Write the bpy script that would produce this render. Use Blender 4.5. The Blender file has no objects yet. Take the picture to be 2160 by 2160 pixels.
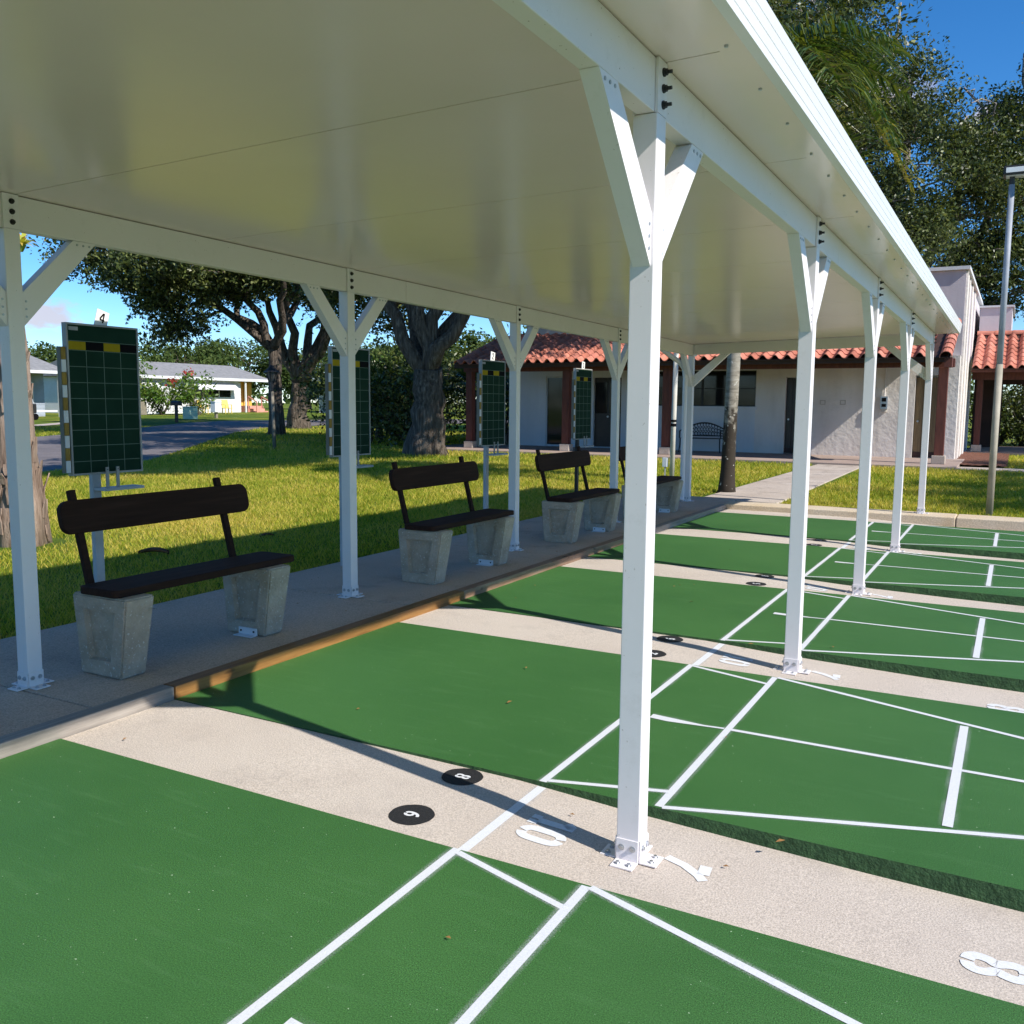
import bpy, bmesh, math, random
import numpy as np
from mathutils import Vector, Matrix
R = math.radians
rng = np.random.default_rng(7)
random.seed(7)
sc = bpy.context.scene
COL = sc.collection

# ------------------------------------------------------------------ camera, sky, sun, exposure
cam_d = bpy.data.cameras.new('camera')
cam = bpy.data.objects.new('camera', cam_d)
COL.objects.link(cam)
cam_d.sensor_fit = 'HORIZONTAL'
cam_d.sensor_width = 36.0
cam_d.lens = 32.45
cam_d.clip_start = 0.05
cam_d.clip_end = 3000
_r = Matrix(((0.87799, -0.06299, 0.474516), (0.478607, 0.098369, -0.872502), (0.008281, 0.993155, 0.116514)))
cam.matrix_world = Matrix.Translation((1.4942, -2.3991, 1.4229)) @ _r.to_4x4()
sc.camera = cam

SUN_EL, SUN_AZ = 40.3, 101.2            # azimuth clockwise from +Y
world = bpy.data.worlds.new('World')
sc.world = world
world.use_nodes = True
wn = world.node_tree
wn.nodes.clear()
w_out = wn.nodes.new('ShaderNodeOutputWorld')
w_bg = wn.nodes.new('ShaderNodeBackground')
w_sky = wn.nodes.new('ShaderNodeTexSky')
w_sky.sky_type = 'NISHITA'
w_sky.sun_disc = False
w_sky.sun_elevation = R(SUN_EL)
w_sky.sun_rotation = R(SUN_AZ)
w_sky.air_density = 0.8
w_sky.dust_density = 0.0
w_sky.ozone_density = 6.0
w_bg.inputs['Strength'].default_value = 0.13
w_hs = wn.nodes.new('ShaderNodeHueSaturation')
w_hs.inputs['Saturation'].default_value = 1.22
wn.links.new(w_sky.outputs[0], w_hs.inputs['Color'])
# a few small fair weather clouds scattered round the sky
w_tc = wn.nodes.new('ShaderNodeTexCoord')
w_col = w_hs.outputs[0]
for cdir, size, seed in (((-0.818, 0.570, 0.080), 0.030, 3.1), ((-0.130, 0.950, 0.285), 0.040, 8.4), ((-0.035, 0.965, 0.262), 0.022, 1.7), ((0.7, 0.6, 0.25), 0.06, 5.0), ((-0.5, -0.8, 0.3), 0.07, 6.0), ((0.75, -0.55, 0.2), 0.05, 7.3)):
    L_ = math.sqrt(sum(c * c for c in cdir))
    mp_ = wn.nodes.new('ShaderNodeMapping'); mp_.vector_type = 'POINT'
    mp_.inputs['Location'].default_value = tuple(-c / L_ / size * f for c, f in zip(cdir, (1, 1, 2.2)))
    mp_.inputs['Scale'].default_value = (1 / size, 1 / size, 2.2 / size)
    wn.links.new(w_tc.outputs['Generated'], mp_.inputs['Vector'])
    ln_ = wn.nodes.new('ShaderNodeVectorMath'); ln_.operation = 'LENGTH'; wn.links.new(mp_.outputs[0], ln_.inputs[0])
    nz_ = wn.nodes.new('ShaderNodeTexNoise'); nz_.noise_dimensions = '4D'; nz_.inputs['W'].default_value = seed; nz_.inputs['Scale'].default_value = 1.6; nz_.inputs['Detail'].default_value = 7
    wn.links.new(mp_.outputs[0], nz_.inputs['Vector'])
    sm_ = wn.nodes.new('ShaderNodeMath'); sm_.operation = 'MULTIPLY_ADD'; wn.links.new(nz_.outputs['Fac'], sm_.inputs[0]); sm_.inputs[1].default_value = -2.4; wn.links.new(ln_.outputs['Value'], sm_.inputs[2])
    mr_ = wn.nodes.new('ShaderNodeMapRange'); mr_.interpolation_type = 'SMOOTHSTEP'; wn.links.new(sm_.outputs[0], mr_.inputs[0])
    mr_.inputs[1].default_value = 0.10; mr_.inputs[2].default_value = -0.75; mr_.inputs[3].default_value = 0.0; mr_.inputs[4].default_value = 0.85
    mx_ = wn.nodes.new('ShaderNodeMix'); mx_.data_type = 'RGBA'; wn.links.new(mr_.outputs[0], mx_.inputs[0]); wn.links.new(w_col, mx_.inputs[6]); mx_.inputs[7].default_value = (4.0, 3.7, 4.1, 1)
    w_col = mx_.outputs[2]
wn.links.new(w_col, w_bg.inputs['Color'])
wn.links.new(w_bg.outputs[0], w_out.inputs['Surface'])

sun_d = bpy.data.lights.new('sun', 'SUN')
sun_d.energy = 4.6
sun_d.angle = R(0.55)
sun_d.color = (1.0, 0.955, 0.88)
sun = bpy.data.objects.new('sun', sun_d)
COL.objects.link(sun)
_sd = Vector((math.sin(R(SUN_AZ)) * math.cos(R(SUN_EL)), math.cos(R(SUN_AZ)) * math.cos(R(SUN_EL)), math.sin(R(SUN_EL))))
sun.rotation_euler = _sd.to_track_quat('Z', 'Y').to_euler()

sc.view_settings.view_transform = 'Standard'
sc.view_settings.look = 'None'
sc.view_settings.gamma = 1.0
sc.view_settings.use_curve_mapping = False
sc.view_settings.exposure = 0.46
sc.render.engine = 'CYCLES'
sc.cycles.max_bounces = 5
sc.cycles.diffuse_bounces = 3
sc.cycles.glossy_bounces = 3
sc.cycles.transmission_bounces = 2
sc.cycles.transparent_max_bounces = 8

# ------------------------------------------------------------------ materials
def lin(c):
    return tuple((x / 12.92 if x <= 0.04045 else ((x + 0.055) / 1.055) ** 2.4) for x in c)

def newmat(name):
    m = bpy.data.materials.new(name)
    m.use_nodes = True
    nt = m.node_tree
    b = nt.nodes['Principled BSDF']
    return m, nt, b

def coords(nt, mode, stretch=(1, 1, 1)):
    if mode == 'pos':
        n = nt.nodes.new('ShaderNodeNewGeometry'); o = n.outputs['Position']
    else:
        n = nt.nodes.new('ShaderNodeTexCoord'); o = n.outputs['Object']
    if stretch != (1, 1, 1):
        mp = nt.nodes.new('ShaderNodeMapping')
        mp.inputs['Scale'].default_value = stretch
        nt.links.new(o, mp.inputs['Vector']); o = mp.outputs['Vector']
    return o

def noise(nt, vec, scale, detail=5, rough=0.6):
    n = nt.nodes.new('ShaderNodeTexNoise')
    n.inputs['Scale'].default_value = scale
    n.inputs['Detail'].default_value = detail
    n.inputs['Roughness'].default_value = rough
    nt.links.new(vec, n.inputs['Vector'])
    return n.outputs['Fac']

def ramp(nt, fac, stops, interp='LINEAR'):
    r = nt.nodes.new('ShaderNodeValToRGB')
    r.color_ramp.interpolation = interp
    while len(r.color_ramp.elements) < len(stops):
        r.color_ramp.elements.new(0.5)
    for e, (p, c) in zip(r.color_ramp.elements, stops):
        e.position = p
        e.color = (*c, 1) if len(c) == 3 else c
    nt.links.new(fac, r.inputs['Fac'])
    return r.outputs['Color']

def mix(nt, fac, a, b, blend='MIX'):
    m = nt.nodes.new('ShaderNodeMix')
    m.data_type = 'RGBA'; m.blend_type = blend
    if isinstance(fac, (int, float)): m.inputs[0].default_value = fac
    else: nt.links.new(fac, m.inputs[0])
    for s, v in ((6, a), (7, b)):
        if isinstance(v, tuple): m.inputs[s].default_value = (*v, 1)
        else: nt.links.new(v, m.inputs[s])
    return m.outputs[2]

def bump(nt, b, fac, strength, dist=0.01):
    n = nt.nodes.new('ShaderNodeBump')
    n.inputs['Strength'].default_value = strength
    n.inputs['Distance'].default_value = dist
    nt.links.new(fac, n.inputs['Height'])
    nt.links.new(n.outputs['Normal'], b.inputs['Normal'])

def simple(name, c1, c2=None, scale=6, rough=0.55, bstr=0.0, bscale=80, bdist=0.01, metal=0.0, spec=0.5, mode='pos', stretch=(1, 1, 1), lo=0.35, hi=0.65, speck=None, detail=6):
    m, nt, b = newmat(name)
    v = coords(nt, mode, stretch)
    if c2 is None:
        b.inputs['Base Color'].default_value = (*c1, 1)
        col = None
    else:
        col = ramp(nt, noise(nt, v, scale, detail), [(lo, c1), (hi, c2)])
    if speck:
        sc_, thr, cc = speck
        col = mix(nt, ramp(nt, noise(nt, v, sc_, 2), [(thr, (0, 0, 0)), (thr + 0.05, (1, 1, 1))]), col if col else c1, cc)
    if col: nt.links.new(col, b.inputs['Base Color'])
    b.inputs['Roughness'].default_value = rough
    b.inputs['Metallic'].default_value = metal
    b.inputs['Specular IOR Level'].default_value = spec
    if bstr: bump(nt, b, noise(nt, v, bscale, 4), bstr, bdist)
    return m

def mat_court():
    m, nt, b = newmat('court_green_paint')
    v = coords(nt, 'pos')
    g = ramp(nt, noise(nt, v, 0.55, 5), [(0.3, (0.033, 0.118, 0.026)), (0.7, (0.056, 0.163, 0.040))])
    fine = ramp(nt, noise(nt, v, 260, 3), [(0.34, (0.50, 0.50, 0.50)), (0.68, (1.42, 1.42, 1.42))])
    g = mix(nt, 1.0, g, fine, 'MULTIPLY')
    # long pale scuff marks from pushed discs
    vs = coords(nt, 'pos', (1.2, 9, 1))
    g = mix(nt, ramp(nt, noise(nt, vs, 2.0, 6, 0.75), [(0.54, (0, 0, 0)), (0.76, (0.38, 0.38, 0.38))]), g, (0.095, 0.22, 0.08))
    sp = ramp(nt, noise(nt, v, 75, 1), [(0.77, (0, 0, 0)), (0.80, (1, 1, 1))])
    g = mix(nt, sp, g, (0.42, 0.55, 0.36))
    nt.links.new(g, b.inputs['Base Color'])
    b.inputs['Roughness'].default_value = 0.62
    b.inputs['Specular IOR Level'].default_value = 0.28
    bump(nt, b, noise(nt, v, 330, 3), 0.55, 0.004)
    return m

def mat_concrete(name, c1, c2, speckle=0.6, stain=(0.2, 0.17, 0.15), stain_amt=0.35, grain=190):
    m, nt, b = newmat(name)
    v = coords(nt, 'pos')
    g = ramp(nt, noise(nt, v, 0.9, 6), [(0.3, c1), (0.7, c2)])
    g = mix(nt, 1.0, g, ramp(nt, noise(nt, v, grain, 4, 0.7), [(0.34, (speckle,) * 3), (0.62, (1.12,) * 3)]), 'MULTIPLY')
    g = mix(nt, ramp(nt, noise(nt, v, 2.3, 8, 0.7), [(0.54, (0, 0, 0)), (0.75, (stain_amt,) * 3)]), g, stain)
    nt.links.new(g, b.inputs['Base Color'])
    b.inputs['Roughness'].default_value = 0.85
    b.inputs['Specular IOR Level'].default_value = 0.25
    bump(nt, b, noise(nt, v, grain, 4), 0.4, 0.006)
    return m

def mat_leaf(name, stops, trans=0.25, rough=0.42, spec=0.5, nscale=0.9, namp=0.5):
    m, nt, b = newmat(name)
    a = nt.nodes.new('ShaderNodeAttribute'); a.attribute_name = 'r'
    v = coords(nt, 'pos')
    n = noise(nt, v, nscale, 4)
    ad = nt.nodes.new('ShaderNodeMath'); ad.operation = 'MULTIPLY_ADD'
    nt.links.new(n, ad.inputs[0]); ad.inputs[1].default_value = namp
    sb = nt.nodes.new('ShaderNodeMath'); sb.operation = 'MULTIPLY_ADD'
    nt.links.new(a.outputs['Fac'], sb.inputs[0]); sb.inputs[1].default_value = 0.75 if namp < 0.6 else 0.42; sb.inputs[2].default_value = -0.125 if namp < 0.6 else -0.16
    nt.links.new(sb.outputs[0], ad.inputs[2])
    col = ramp(nt, ad.outputs[0], stops)
    nt.links.new(col, b.inputs['Base Color'])
    b.inputs['Roughness'].default_value = rough
    b.inputs['Specular IOR Level'].default_value = spec
    t = nt.nodes.new('ShaderNodeBsdfTranslucent')
    tc = mix(nt, 1.0, col, (1.35, 1.25, 0.45), 'MULTIPLY')
    nt.links.new(tc, t.inputs['Color'])
    ms = nt.nodes.new('ShaderNodeMixShader'); ms.inputs[0].default_value = trans
    nt.links.new(b.outputs[0], ms.inputs[1]); nt.links.new(t.outputs[0], ms.inputs[2])
    nt.links.new(ms.outputs[0], nt.nodes['Material Output'].inputs['Surface'])
    return m

def mat_line(name, col=(0.69, 0.70, 0.72), core=0.48):
    m, nt, b = newmat(name)
    uv = nt.nodes.new('ShaderNodeUVMap'); uv.uv_map = 'UVMap'
    sx = nt.nodes.new('ShaderNodeSeparateXYZ'); nt.links.new(uv.outputs[0], sx.inputs[0])
    s1 = nt.nodes.new('ShaderNodeMath'); s1.operation = 'MULTIPLY_ADD'; nt.links.new(sx.outputs[1], s1.inputs[0]); s1.inputs[1].default_value = 2; s1.inputs[2].default_value = -1
    ab = nt.nodes.new('ShaderNodeMath'); ab.operation = 'ABSOLUTE'; nt.links.new(s1.outputs[0], ab.inputs[0])
    v = coords(nt, 'pos')
    core_f = ramp(nt, ab.outputs[0], [(core - 0.02, (1, 1, 1)), (core + 0.02, (0, 0, 0))])
    # overspray: fades outward and breaks into grains
    fall = nt.nodes.new('ShaderNodeMapRange'); nt.links.new(ab.outputs[0], fall.inputs[0])
    fall.inputs[1].default_value = core - 0.05; fall.inputs[2].default_value = 1.0; fall.inputs[3].default_value = 0.55; fall.inputs[4].default_value = 0.0
    gr = ramp(nt, noise(nt, v, 300, 3), [(0.35, (0, 0, 0)), (0.65, (1, 1, 1))])
    big = ramp(nt, noise(nt, v, 3, 2), [(0.4, (0.15, 0.15, 0.15)), (0.6, (1, 1, 1))])
    f = mix(nt, 1.0, gr, big, 'MULTIPLY')
    f2 = nt.nodes.new('ShaderNodeMath'); f2.operation = 'MULTIPLY'; nt.links.new(f, f2.inputs[0]); nt.links.new(fall.outputs[0], f2.inputs[1])
    mx = nt.nodes.new('ShaderNodeMath'); mx.operation = 'MAXIMUM'; nt.links.new(core_f, mx.inputs[0]); nt.links.new(f2.outputs[0], mx.inputs[1])
    nt.links.new(mx.outputs[0], b.inputs['Alpha'])
    c = ramp(nt, noise(nt, v, 240, 3), [(0.3, tuple(x * 0.84 for x in col)), (0.6, col)])
    nt.links.new(c, b.inputs['Base Color'])
    b.inputs['Roughness'].default_value = 0.6
    return m

def mat_wood(name, c1, c2, c3, axis=1, rough=0.6):
    m, nt, b = newmat(name)
    st = [14, 14, 14]; st[axis] = 0.9
    v = coords(nt, 'obj', tuple(st))
    n = noise(nt, v, 2.2, 8, 0.65)
    g = ramp(nt, n, [(0.25, c1), (0.5, c2), (0.72, c3)])
    kn = coords(nt, 'obj', (6, 2.0, 6))
    g = mix(nt, ramp(nt, noise(nt, kn, 1.6, 2), [(0.70, (0, 0, 0)), (0.76, (0.8, 0.8, 0.8))]), g, tuple(x * 0.3 for x in c1))
    nt.links.new(g, b.inputs['Base Color'])
    b.inputs['Roughness'].default_value = rough
    bump(nt, b, n, 0.5, 0.004)
    return m

def mat_bark(name, c1, c2, c3, stretch=(9, 9, 1.6), bstr=1.0, bdist=0.06):
    m, nt, b = newmat(name)
    v = coords(nt, 'pos', stretch)
    n = noise(nt, v, 1.4, 9, 0.68)
    g = ramp(nt, n, [(0.3, c1), (0.52, c2), (0.72, c3)])
    nt.links.new(g, b.inputs['Base Color'])
    b.inputs['Roughness'].default_value = 0.9
    b.inputs['Specular IOR Level'].default_value = 0.15
    bump(nt, b, n, bstr, bdist)
    return m

def mat_lawn():
    m, nt, b = newmat('lawn_turf')
    v = coords(nt, 'pos')
    g = ramp(nt, noise(nt, v, 0.35, 6, 0.65), [(0.32, (0.070, 0.130, 0.013)), (0.52, (0.150, 0.205, 0.020)), (0.66, (0.30, 0.285, 0.040)), (0.80, (0.42, 0.32, 0.09))])
    g = mix(nt, 1.0, g, ramp(nt, noise(nt, v, 34, 5, 0.7), [(0.3, (0.35,) * 3), (0.62, (1.25,) * 3)]), 'MULTIPLY')
    nt.links.new(g, b.inputs['Base Color'])
    b.inputs['Roughness'].default_value = 0.9
    b.inputs['Specular IOR Level'].default_value = 0.15
    bump(nt, b, noise(nt, v, 45, 4), 0.8, 0.05)
    return m

def mat_clay():
    m, nt, b = newmat('clay_roof_tile')
    oi = nt.nodes.new('ShaderNodeObjectInfo')
    base = ramp(nt, oi.outputs['Random'], [(0.0, (0.43, 0.140, 0.090)), (0.35, (0.55, 0.195, 0.130)), (0.7, (0.61, 0.235, 0.165)), (1.0, (0.50, 0.175, 0.125))])
    v = coords(nt, 'pos')
    base = mix(nt, 1.0, base, ramp(nt, noise(nt, v, 3.2, 6, 0.7), [(0.3, (0.6, 0.58, 0.56)), (0.62, (1.08, 1.05, 1.02))]), 'MULTIPLY')
    nt.links.new(base, b.inputs['Base Color'])
    b.inputs['Roughness'].default_value = 0.75
    bump(nt, b, noise(nt, v, 60, 4), 0.25, 0.004)
    return m

def mat_stucco(name, c1, c2, bs=7.5, bstr=0.8, bd=0.022):
    m, nt, b = newmat(name)
    v = coords(nt, 'pos')
    vs = coords(nt, 'pos', (1, 1, 0.25))
    g = ramp(nt, noise(nt, vs, 1.6, 6, 0.65), [(0.32, c1), (0.62, c2)])
    nt.links.new(g, b.inputs['Base Color'])
    b.inputs['Roughness'].default_value = 0.85
    bump(nt, b, noise(nt, v, bs, 5, 0.55), bstr, bd)
    return m

def mat_ceiling():
    m, nt, b = newmat('embossed_white_aluminium')
    v = coords(nt, 'pos')
    g = ramp(nt, noise(nt, v, 1.1, 4), [(0.3, (0.875, 0.715, 0.65)), (0.7, (0.91, 0.76, 0.695))])
    nt.links.new(g, b.inputs['Base Color'])
    b.inputs['Roughness'].default_value = 0.19
    b.inputs['Specular IOR Level'].default_value = 0.62
    bump(nt, b, noise(nt, v, 230, 3, 0.5), 0.07, 0.003)
    return m

def mat_white_metal(name, c=(0.85, 0.80, 0.80), dirt=0.35, rough=0.38):
    m, nt, b = newmat(name)
    v = coords(nt, 'pos')
    g = ramp(nt, noise(nt, v, 1.7, 5), [(0.3, tuple(x * 0.95 for x in c)), (0.7, c)])
    g = mix(nt, ramp(nt, noise(nt, v, 95, 2, 0.4), [(0.735, (0, 0, 0)), (0.77, (dirt,) * 3)]), g, (0.22, 0.15, 0.09))
    g = mix(nt, ramp(nt, noise(nt, v, 7, 8, 0.75), [(0.56, (0, 0, 0)), (0.78, (0.22, 0.22, 0.22))]), g, (0.42, 0.37, 0.31))
    nt.links.new(g, b.inputs['Base Color'])
    b.inputs['Roughness'].default_value = rough
    bump(nt, b, noise(nt, v, 30, 3), 0.04, 0.003)
    return m

MT = {}
MT['court'] = mat_court()
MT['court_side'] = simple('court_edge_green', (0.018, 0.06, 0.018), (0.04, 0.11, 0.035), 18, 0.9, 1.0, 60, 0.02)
MT['gutter'] = mat_concrete('beige_concrete_gutter', (0.53, 0.452, 0.385), (0.605, 0.53, 0.46), 0.66, (0.30, 0.26, 0.235), 0.45, 170)
MT['walk'] = mat_concrete('walkway_concrete', (0.52, 0.385, 0.29), (0.65, 0.495, 0.38), 0.66, (0.22, 0.18, 0.15), 0.55, 120)
MT['path'] = mat_concrete('path_concrete', (0.44, 0.36, 0.295), (0.57, 0.49, 0.42), 0.74, (0.17, 0.135, 0.11), 0.9, 60)
MT['kerb'] = mat_concrete('kerb_concrete', (0.60, 0.46, 0.29), (0.62, 0.53, 0.42), 0.75, (0.40, 0.25, 0.10), 0.6, 60)
MT['porch'] = mat_concrete('porch_concrete', (0.33, 0.245, 0.205), (0.42, 0.32, 0.27), 0.85, (0.22, 0.15, 0.13), 0.4, 40)
MT['asphalt'] = mat_concrete('road_asphalt', (0.16, 0.14, 0.14), (0.235, 0.205, 0.20), 0.6, (0.10, 0.09, 0.09), 0.5, 40)
MT['soil'] = simple('sand_subgrade', (0.16, 0.13, 0.10), (0.22, 0.18, 0.13), 4, 0.95)
MT['line'] = mat_line('white_line_paint')
MT['numeral'] = simple('white_stencil_paint', (0.64, 0.64, 0.65), (0.74, 0.74, 0.75), 120, 0.6)
MT['disc'] = simple('black_stencil_disc', (0.008, 0.008, 0.009), (0.030, 0.028, 0.027), 160, 0.75, 0.5, 200, 0.004, lo=0.45, hi=0.7)
MT['ceiling'] = mat_ceiling()
MT['white'] = mat_white_metal('white_painted_aluminium')
MT['beamw'] = mat_white_metal('white_painted_beam', (0.83, 0.77, 0.745), 0.8, 0.42)
MT['gutterw'] = mat_white_metal('white_rain_gutter', (0.80, 0.80, 0.80), 0.15, 0.35)
MT['seam'] = simple('dark_joint', (0.07, 0.065, 0.05), rough=0.9)
MT['steel'] = simple('galvanised_bolt', (0.42, 0.44, 0.46), (0.55, 0.57, 0.6), 40, 0.35, metal=0.8)
MT['black'] = simple('black_bolt', (0.012, 0.012, 0.013), rough=0.45)
MT['blackiron'] = simple('black_iron', (0.014, 0.013, 0.013), (0.03, 0.027, 0.025), 12, 0.5)
MT['seat'] = mat_wood('dark_brown_plank', (0.021, 0.0095, 0.0066), (0.031, 0.0145, 0.010), (0.048, 0.024, 0.0165), 1, 0.75)
MT['seat'].node_tree.nodes['Principled BSDF'].inputs['Specular IOR Level'].default_value = 0.15
MT['agg'] = simple('exposed_aggregate_concrete', (0.42, 0.345, 0.265), (0.55, 0.46, 0.365), 9, 0.9, 1.0, 60, 0.015, speck=(62, 0.63, (0.66, 0.62, 0.55)))
MT['wood_grey'] = mat_wood('weathered_grey_board', (0.13, 0.115, 0.10), (0.27, 0.235, 0.20), (0.40, 0.35, 0.30))
MT['wood_new'] = mat_wood('treated_golden_board', (0.10, 0.043, 0.011), (0.25, 0.115, 0.028), (0.36, 0.18, 0.05))
MT['wood_red'] = mat_wood('weathered_brown_board', (0.14, 0.075, 0.045), (0.30, 0.175, 0.105), (0.42, 0.28, 0.19))
MT['board'] = simple('scoreboard_green', (0.010, 0.034, 0.020), (0.014, 0.044, 0.026), 5, 0.7, spec=0.08)
MT['chalk'] = simple('scoreboard_line', (0.13, 0.19, 0.145), rough=0.7)
MT['frame'] = simple('scoreboard_trim', (0.32, 0.31, 0.29), (0.42, 0.41, 0.38), 6, 0.5)
MT['yellow'] = simple('scoreboard_yellow', (0.36, 0.25, 0.010), (0.44, 0.31, 0.015), 9, 0.7, spec=0.1)
MT['blacksq'] = simple('scoreboard_black', (0.006, 0.005, 0.006), rough=0.7, spec=0.08)
MT['plate'] = simple('white_number_plate', (0.75, 0.73, 0.70), (0.8, 0.79, 0.77), 5, 0.5)
MT['tan'] = simple('rack_tan_wood', (0.19, 0.165, 0.125), (0.27, 0.235, 0.18), 9, 0.7)
MT['ochre'] = simple('rack_ochre_block', (0.30, 0.175, 0.02), (0.38, 0.23, 0.03), 9, 0.6)
MT['galv'] = simple('galvanised_pole', (0.40, 0.42, 0.44), (0.52, 0.54, 0.56), 5, 0.5)
MT['polew'] = simple('aged_white_pole', (0.50, 0.47, 0.40), (0.62, 0.59, 0.52), 3, 0.6)
MT['polebeige'] = simple('aged_beige_pole', (0.30, 0.265, 0.20), (0.42, 0.37, 0.29), 4, 0.7)
MT['polegrey'] = simple('dull_grey_pole', (0.27, 0.29, 0.33), (0.36, 0.38, 0.42), 4, 0.6)
MT['clay'] = mat_clay()
MT['redwood'] = simple('red_brown_timber', (0.085, 0.022, 0.014), (0.15, 0.040, 0.024), 3, 0.7, 0.3, 30, 0.004, stretch=(6, 6, 1))
MT['darkbrown'] = simple('dark_brown_timber', (0.040, 0.018, 0.013), (0.065, 0.028, 0.02), 3, 0.7)
MT['stucco'] = mat_stucco('white_stucco', (0.66, 0.595, 0.535), (0.78, 0.715, 0.655))
MT['stucco_smooth'] = mat_stucco('smooth_white_stucco', (0.62, 0.63, 0.64), (0.70, 0.70, 0.71), 25, 0.3, 0.006)
MT['stucco_lilac'] = mat_stucco('pale_lilac_stucco', (0.50, 0.45, 0.48), (0.60, 0.55, 0.575), 20, 0.4, 0.008)
MT['door'] = mat_wood('tan_door_plank', (0.12, 0.075, 0.035), (0.21, 0.14, 0.065), (0.27, 0.19, 0.09), 2)
MT['doordark'] = simple('dark_door', (0.018, 0.013, 0.012), (0.03, 0.02, 0.018), 4, 0.35)
MT['glass'] = simple('dark_window_glass', (0.012, 0.014, 0.016), rough=0.06, spec=0.45)
MT['blind'] = simple('window_blind', (0.10, 0.105, 0.11), rough=0.8)
MT['winframe'] = simple('white_window_frame', (0.55, 0.56, 0.57), rough=0.5)
MT['mulch'] = simple('red_bark_mulch', (0.10, 0.035, 0.018), (0.22, 0.085, 0.045), 30, 0.95, 1.0, 30, 0.05)
MT['lawn'] = mat_lawn()
MT['grass'] = mat_leaf('grass_blade', [(0.12, (0.088, 0.170, 0.014)), (0.31, (0.215, 0.305, 0.024)), (0.50, (0.46, 0.44, 0.050)), (0.74, (0.70, 0.54, 0.15))], 0.42, 0.6, 0.15, 0.33, 0.9)
MT['oakleaf'] = mat_leaf('oak_leaf', [(0.1, (0.015, 0.027, 0.008)), (0.42, (0.044, 0.066, 0.017)), (0.70, (0.115, 0.145, 0.038)), (0.92, (0.23, 0.25, 0.085))], 0.24, 0.40, 0.4)
MT['farleaf'] = mat_leaf('far_tree_leaf', [(0.1, (0.035, 0.065, 0.016)), (0.5, (0.075, 0.115, 0.030)), (0.9, (0.13, 0.17, 0.05))], 0.25, 0.75, 0.1)
MT['limeleaf'] = mat_leaf('lime_shrub_leaf', [(0.1, (0.05, 0.11, 0.015)), (0.5, (0.12, 0.22, 0.03)), (0.9, (0.24, 0.30, 0.06))], 0.35, 0.45, 0.4)
MT['redflower'] = mat_leaf('red_flower', [(0.1, (0.30, 0.03, 0.03)), (0.9, (0.55, 0.10, 0.08))], 0.3, 0.5, 0.3)
MT['palmleaf'] = mat_leaf('palm_leaflet', [(0.1, (0.020, 0.050, 0.012)), (0.5, (0.055, 0.105, 0.020)), (0.9, (0.16, 0.19, 0.04))], 0.30, 0.32, 0.6)
MT['palmyellow'] = mat_leaf('yellowing_palm_leaflet', [(0.1, (0.07, 0.105, 0.015)), (0.5, (0.17, 0.19, 0.03)), (0.9, (0.34, 0.26, 0.05))], 0.30, 0.32, 0.6)
MT['oakbark'] = mat_bark('oak_bark', (0.036, 0.027, 0.021), (0.155, 0.122, 0.096), (0.36, 0.30, 0.24), (11, 11, 1.3), 1.0, 0.14)
MT['palebark'] = mat_bark('pale_oak_bark', (0.16, 0.13, 0.105), (0.30, 0.255, 0.215), (0.44, 0.39, 0.34), (6, 6, 1.6), 0.8, 0.05)
MT['shagbark'] = mat_bark('flaking_tan_bark', (0.13, 0.085, 0.062), (0.34, 0.245, 0.185), (0.50, 0.40, 0.32), (7, 7, 0.9), 1.0, 0.05)
MT['palmbark'] = mat_bark('palm_trunk_bark', (0.13, 0.115, 0.09), (0.30, 0.27, 0.22), (0.42, 0.39, 0.33), (3, 3, 14), 0.6, 0.012)
def _palm():
    m = MT['palmbark']; nt = m.node_tree; b = nt.nodes['Principled BSDF']
    old = b.inputs['Base Color'].links[0].from_socket
    geo = nt.nodes.new('ShaderNodeNewGeometry'); sp = nt.nodes.new('ShaderNodeSeparateXYZ'); nt.links.new(geo.outputs['Position'], sp.inputs[0])
    n1 = noise(nt, geo.outputs['Position'], 9, 5)
    ad = nt.nodes.new('ShaderNodeMath'); ad.operation = 'MULTIPLY_ADD'; nt.links.new(n1, ad.inputs[0]); ad.inputs[1].default_value = -2.2; nt.links.new(sp.outputs[2], ad.inputs[2])
    f = ramp(nt, ad.outputs[0], [(0.0, (1, 1, 1)), (0.35, (0, 0, 0))])
    c = mix(nt, f, old, (0.045, 0.036, 0.028))
    li = ramp(nt, noise(nt, geo.outputs['Position'], 14, 2), [(0.66, (0, 0, 0)), (0.70, (1, 1, 1))])
    c = mix(nt, li, c, (0.48, 0.46, 0.40))
    nt.links.new(c, b.inputs['Base Color'])
_palm()
MT['siding'] = simple('white_lap_siding', (0.68, 0.68, 0.67), (0.76, 0.76, 0.75), 2, 0.6)
MT['bluesiding'] = simple('blue_grey_lap_siding', (0.30, 0.34, 0.40), (0.38, 0.42, 0.48), 2, 0.6)
MT['shingle'] = simple('grey_shingle', (0.21, 0.205, 0.20), (0.31, 0.30, 0.295), 4, 0.9, 0.6, 25, 0.02)
MT['yellowwall'] = simple('yellow_porch_wall', (0.68, 0.42, 0.06), (0.74, 0.48, 0.09), 2, 0.7)
MT['pink'] = simple('pink_step_paint', (0.62, 0.27, 0.20), (0.70, 0.34, 0.26), 3, 0.7)
MT['mint'] = simple('mint_utility_box', (0.42, 0.60, 0.45), (0.48, 0.65, 0.50), 3, 0.6)
MT['whitebox'] = simple('white_plastic_box', (0.68, 0.71, 0.76), (0.75, 0.77, 0.8), 3, 0.5)
MT['yellowchair'] = simple('yellow_plastic', (0.75, 0.55, 0.12), rough=0.5)
MT['lampglass'] = simple('lantern_glass', (0.10, 0.10, 0.095), rough=0.15)
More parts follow.
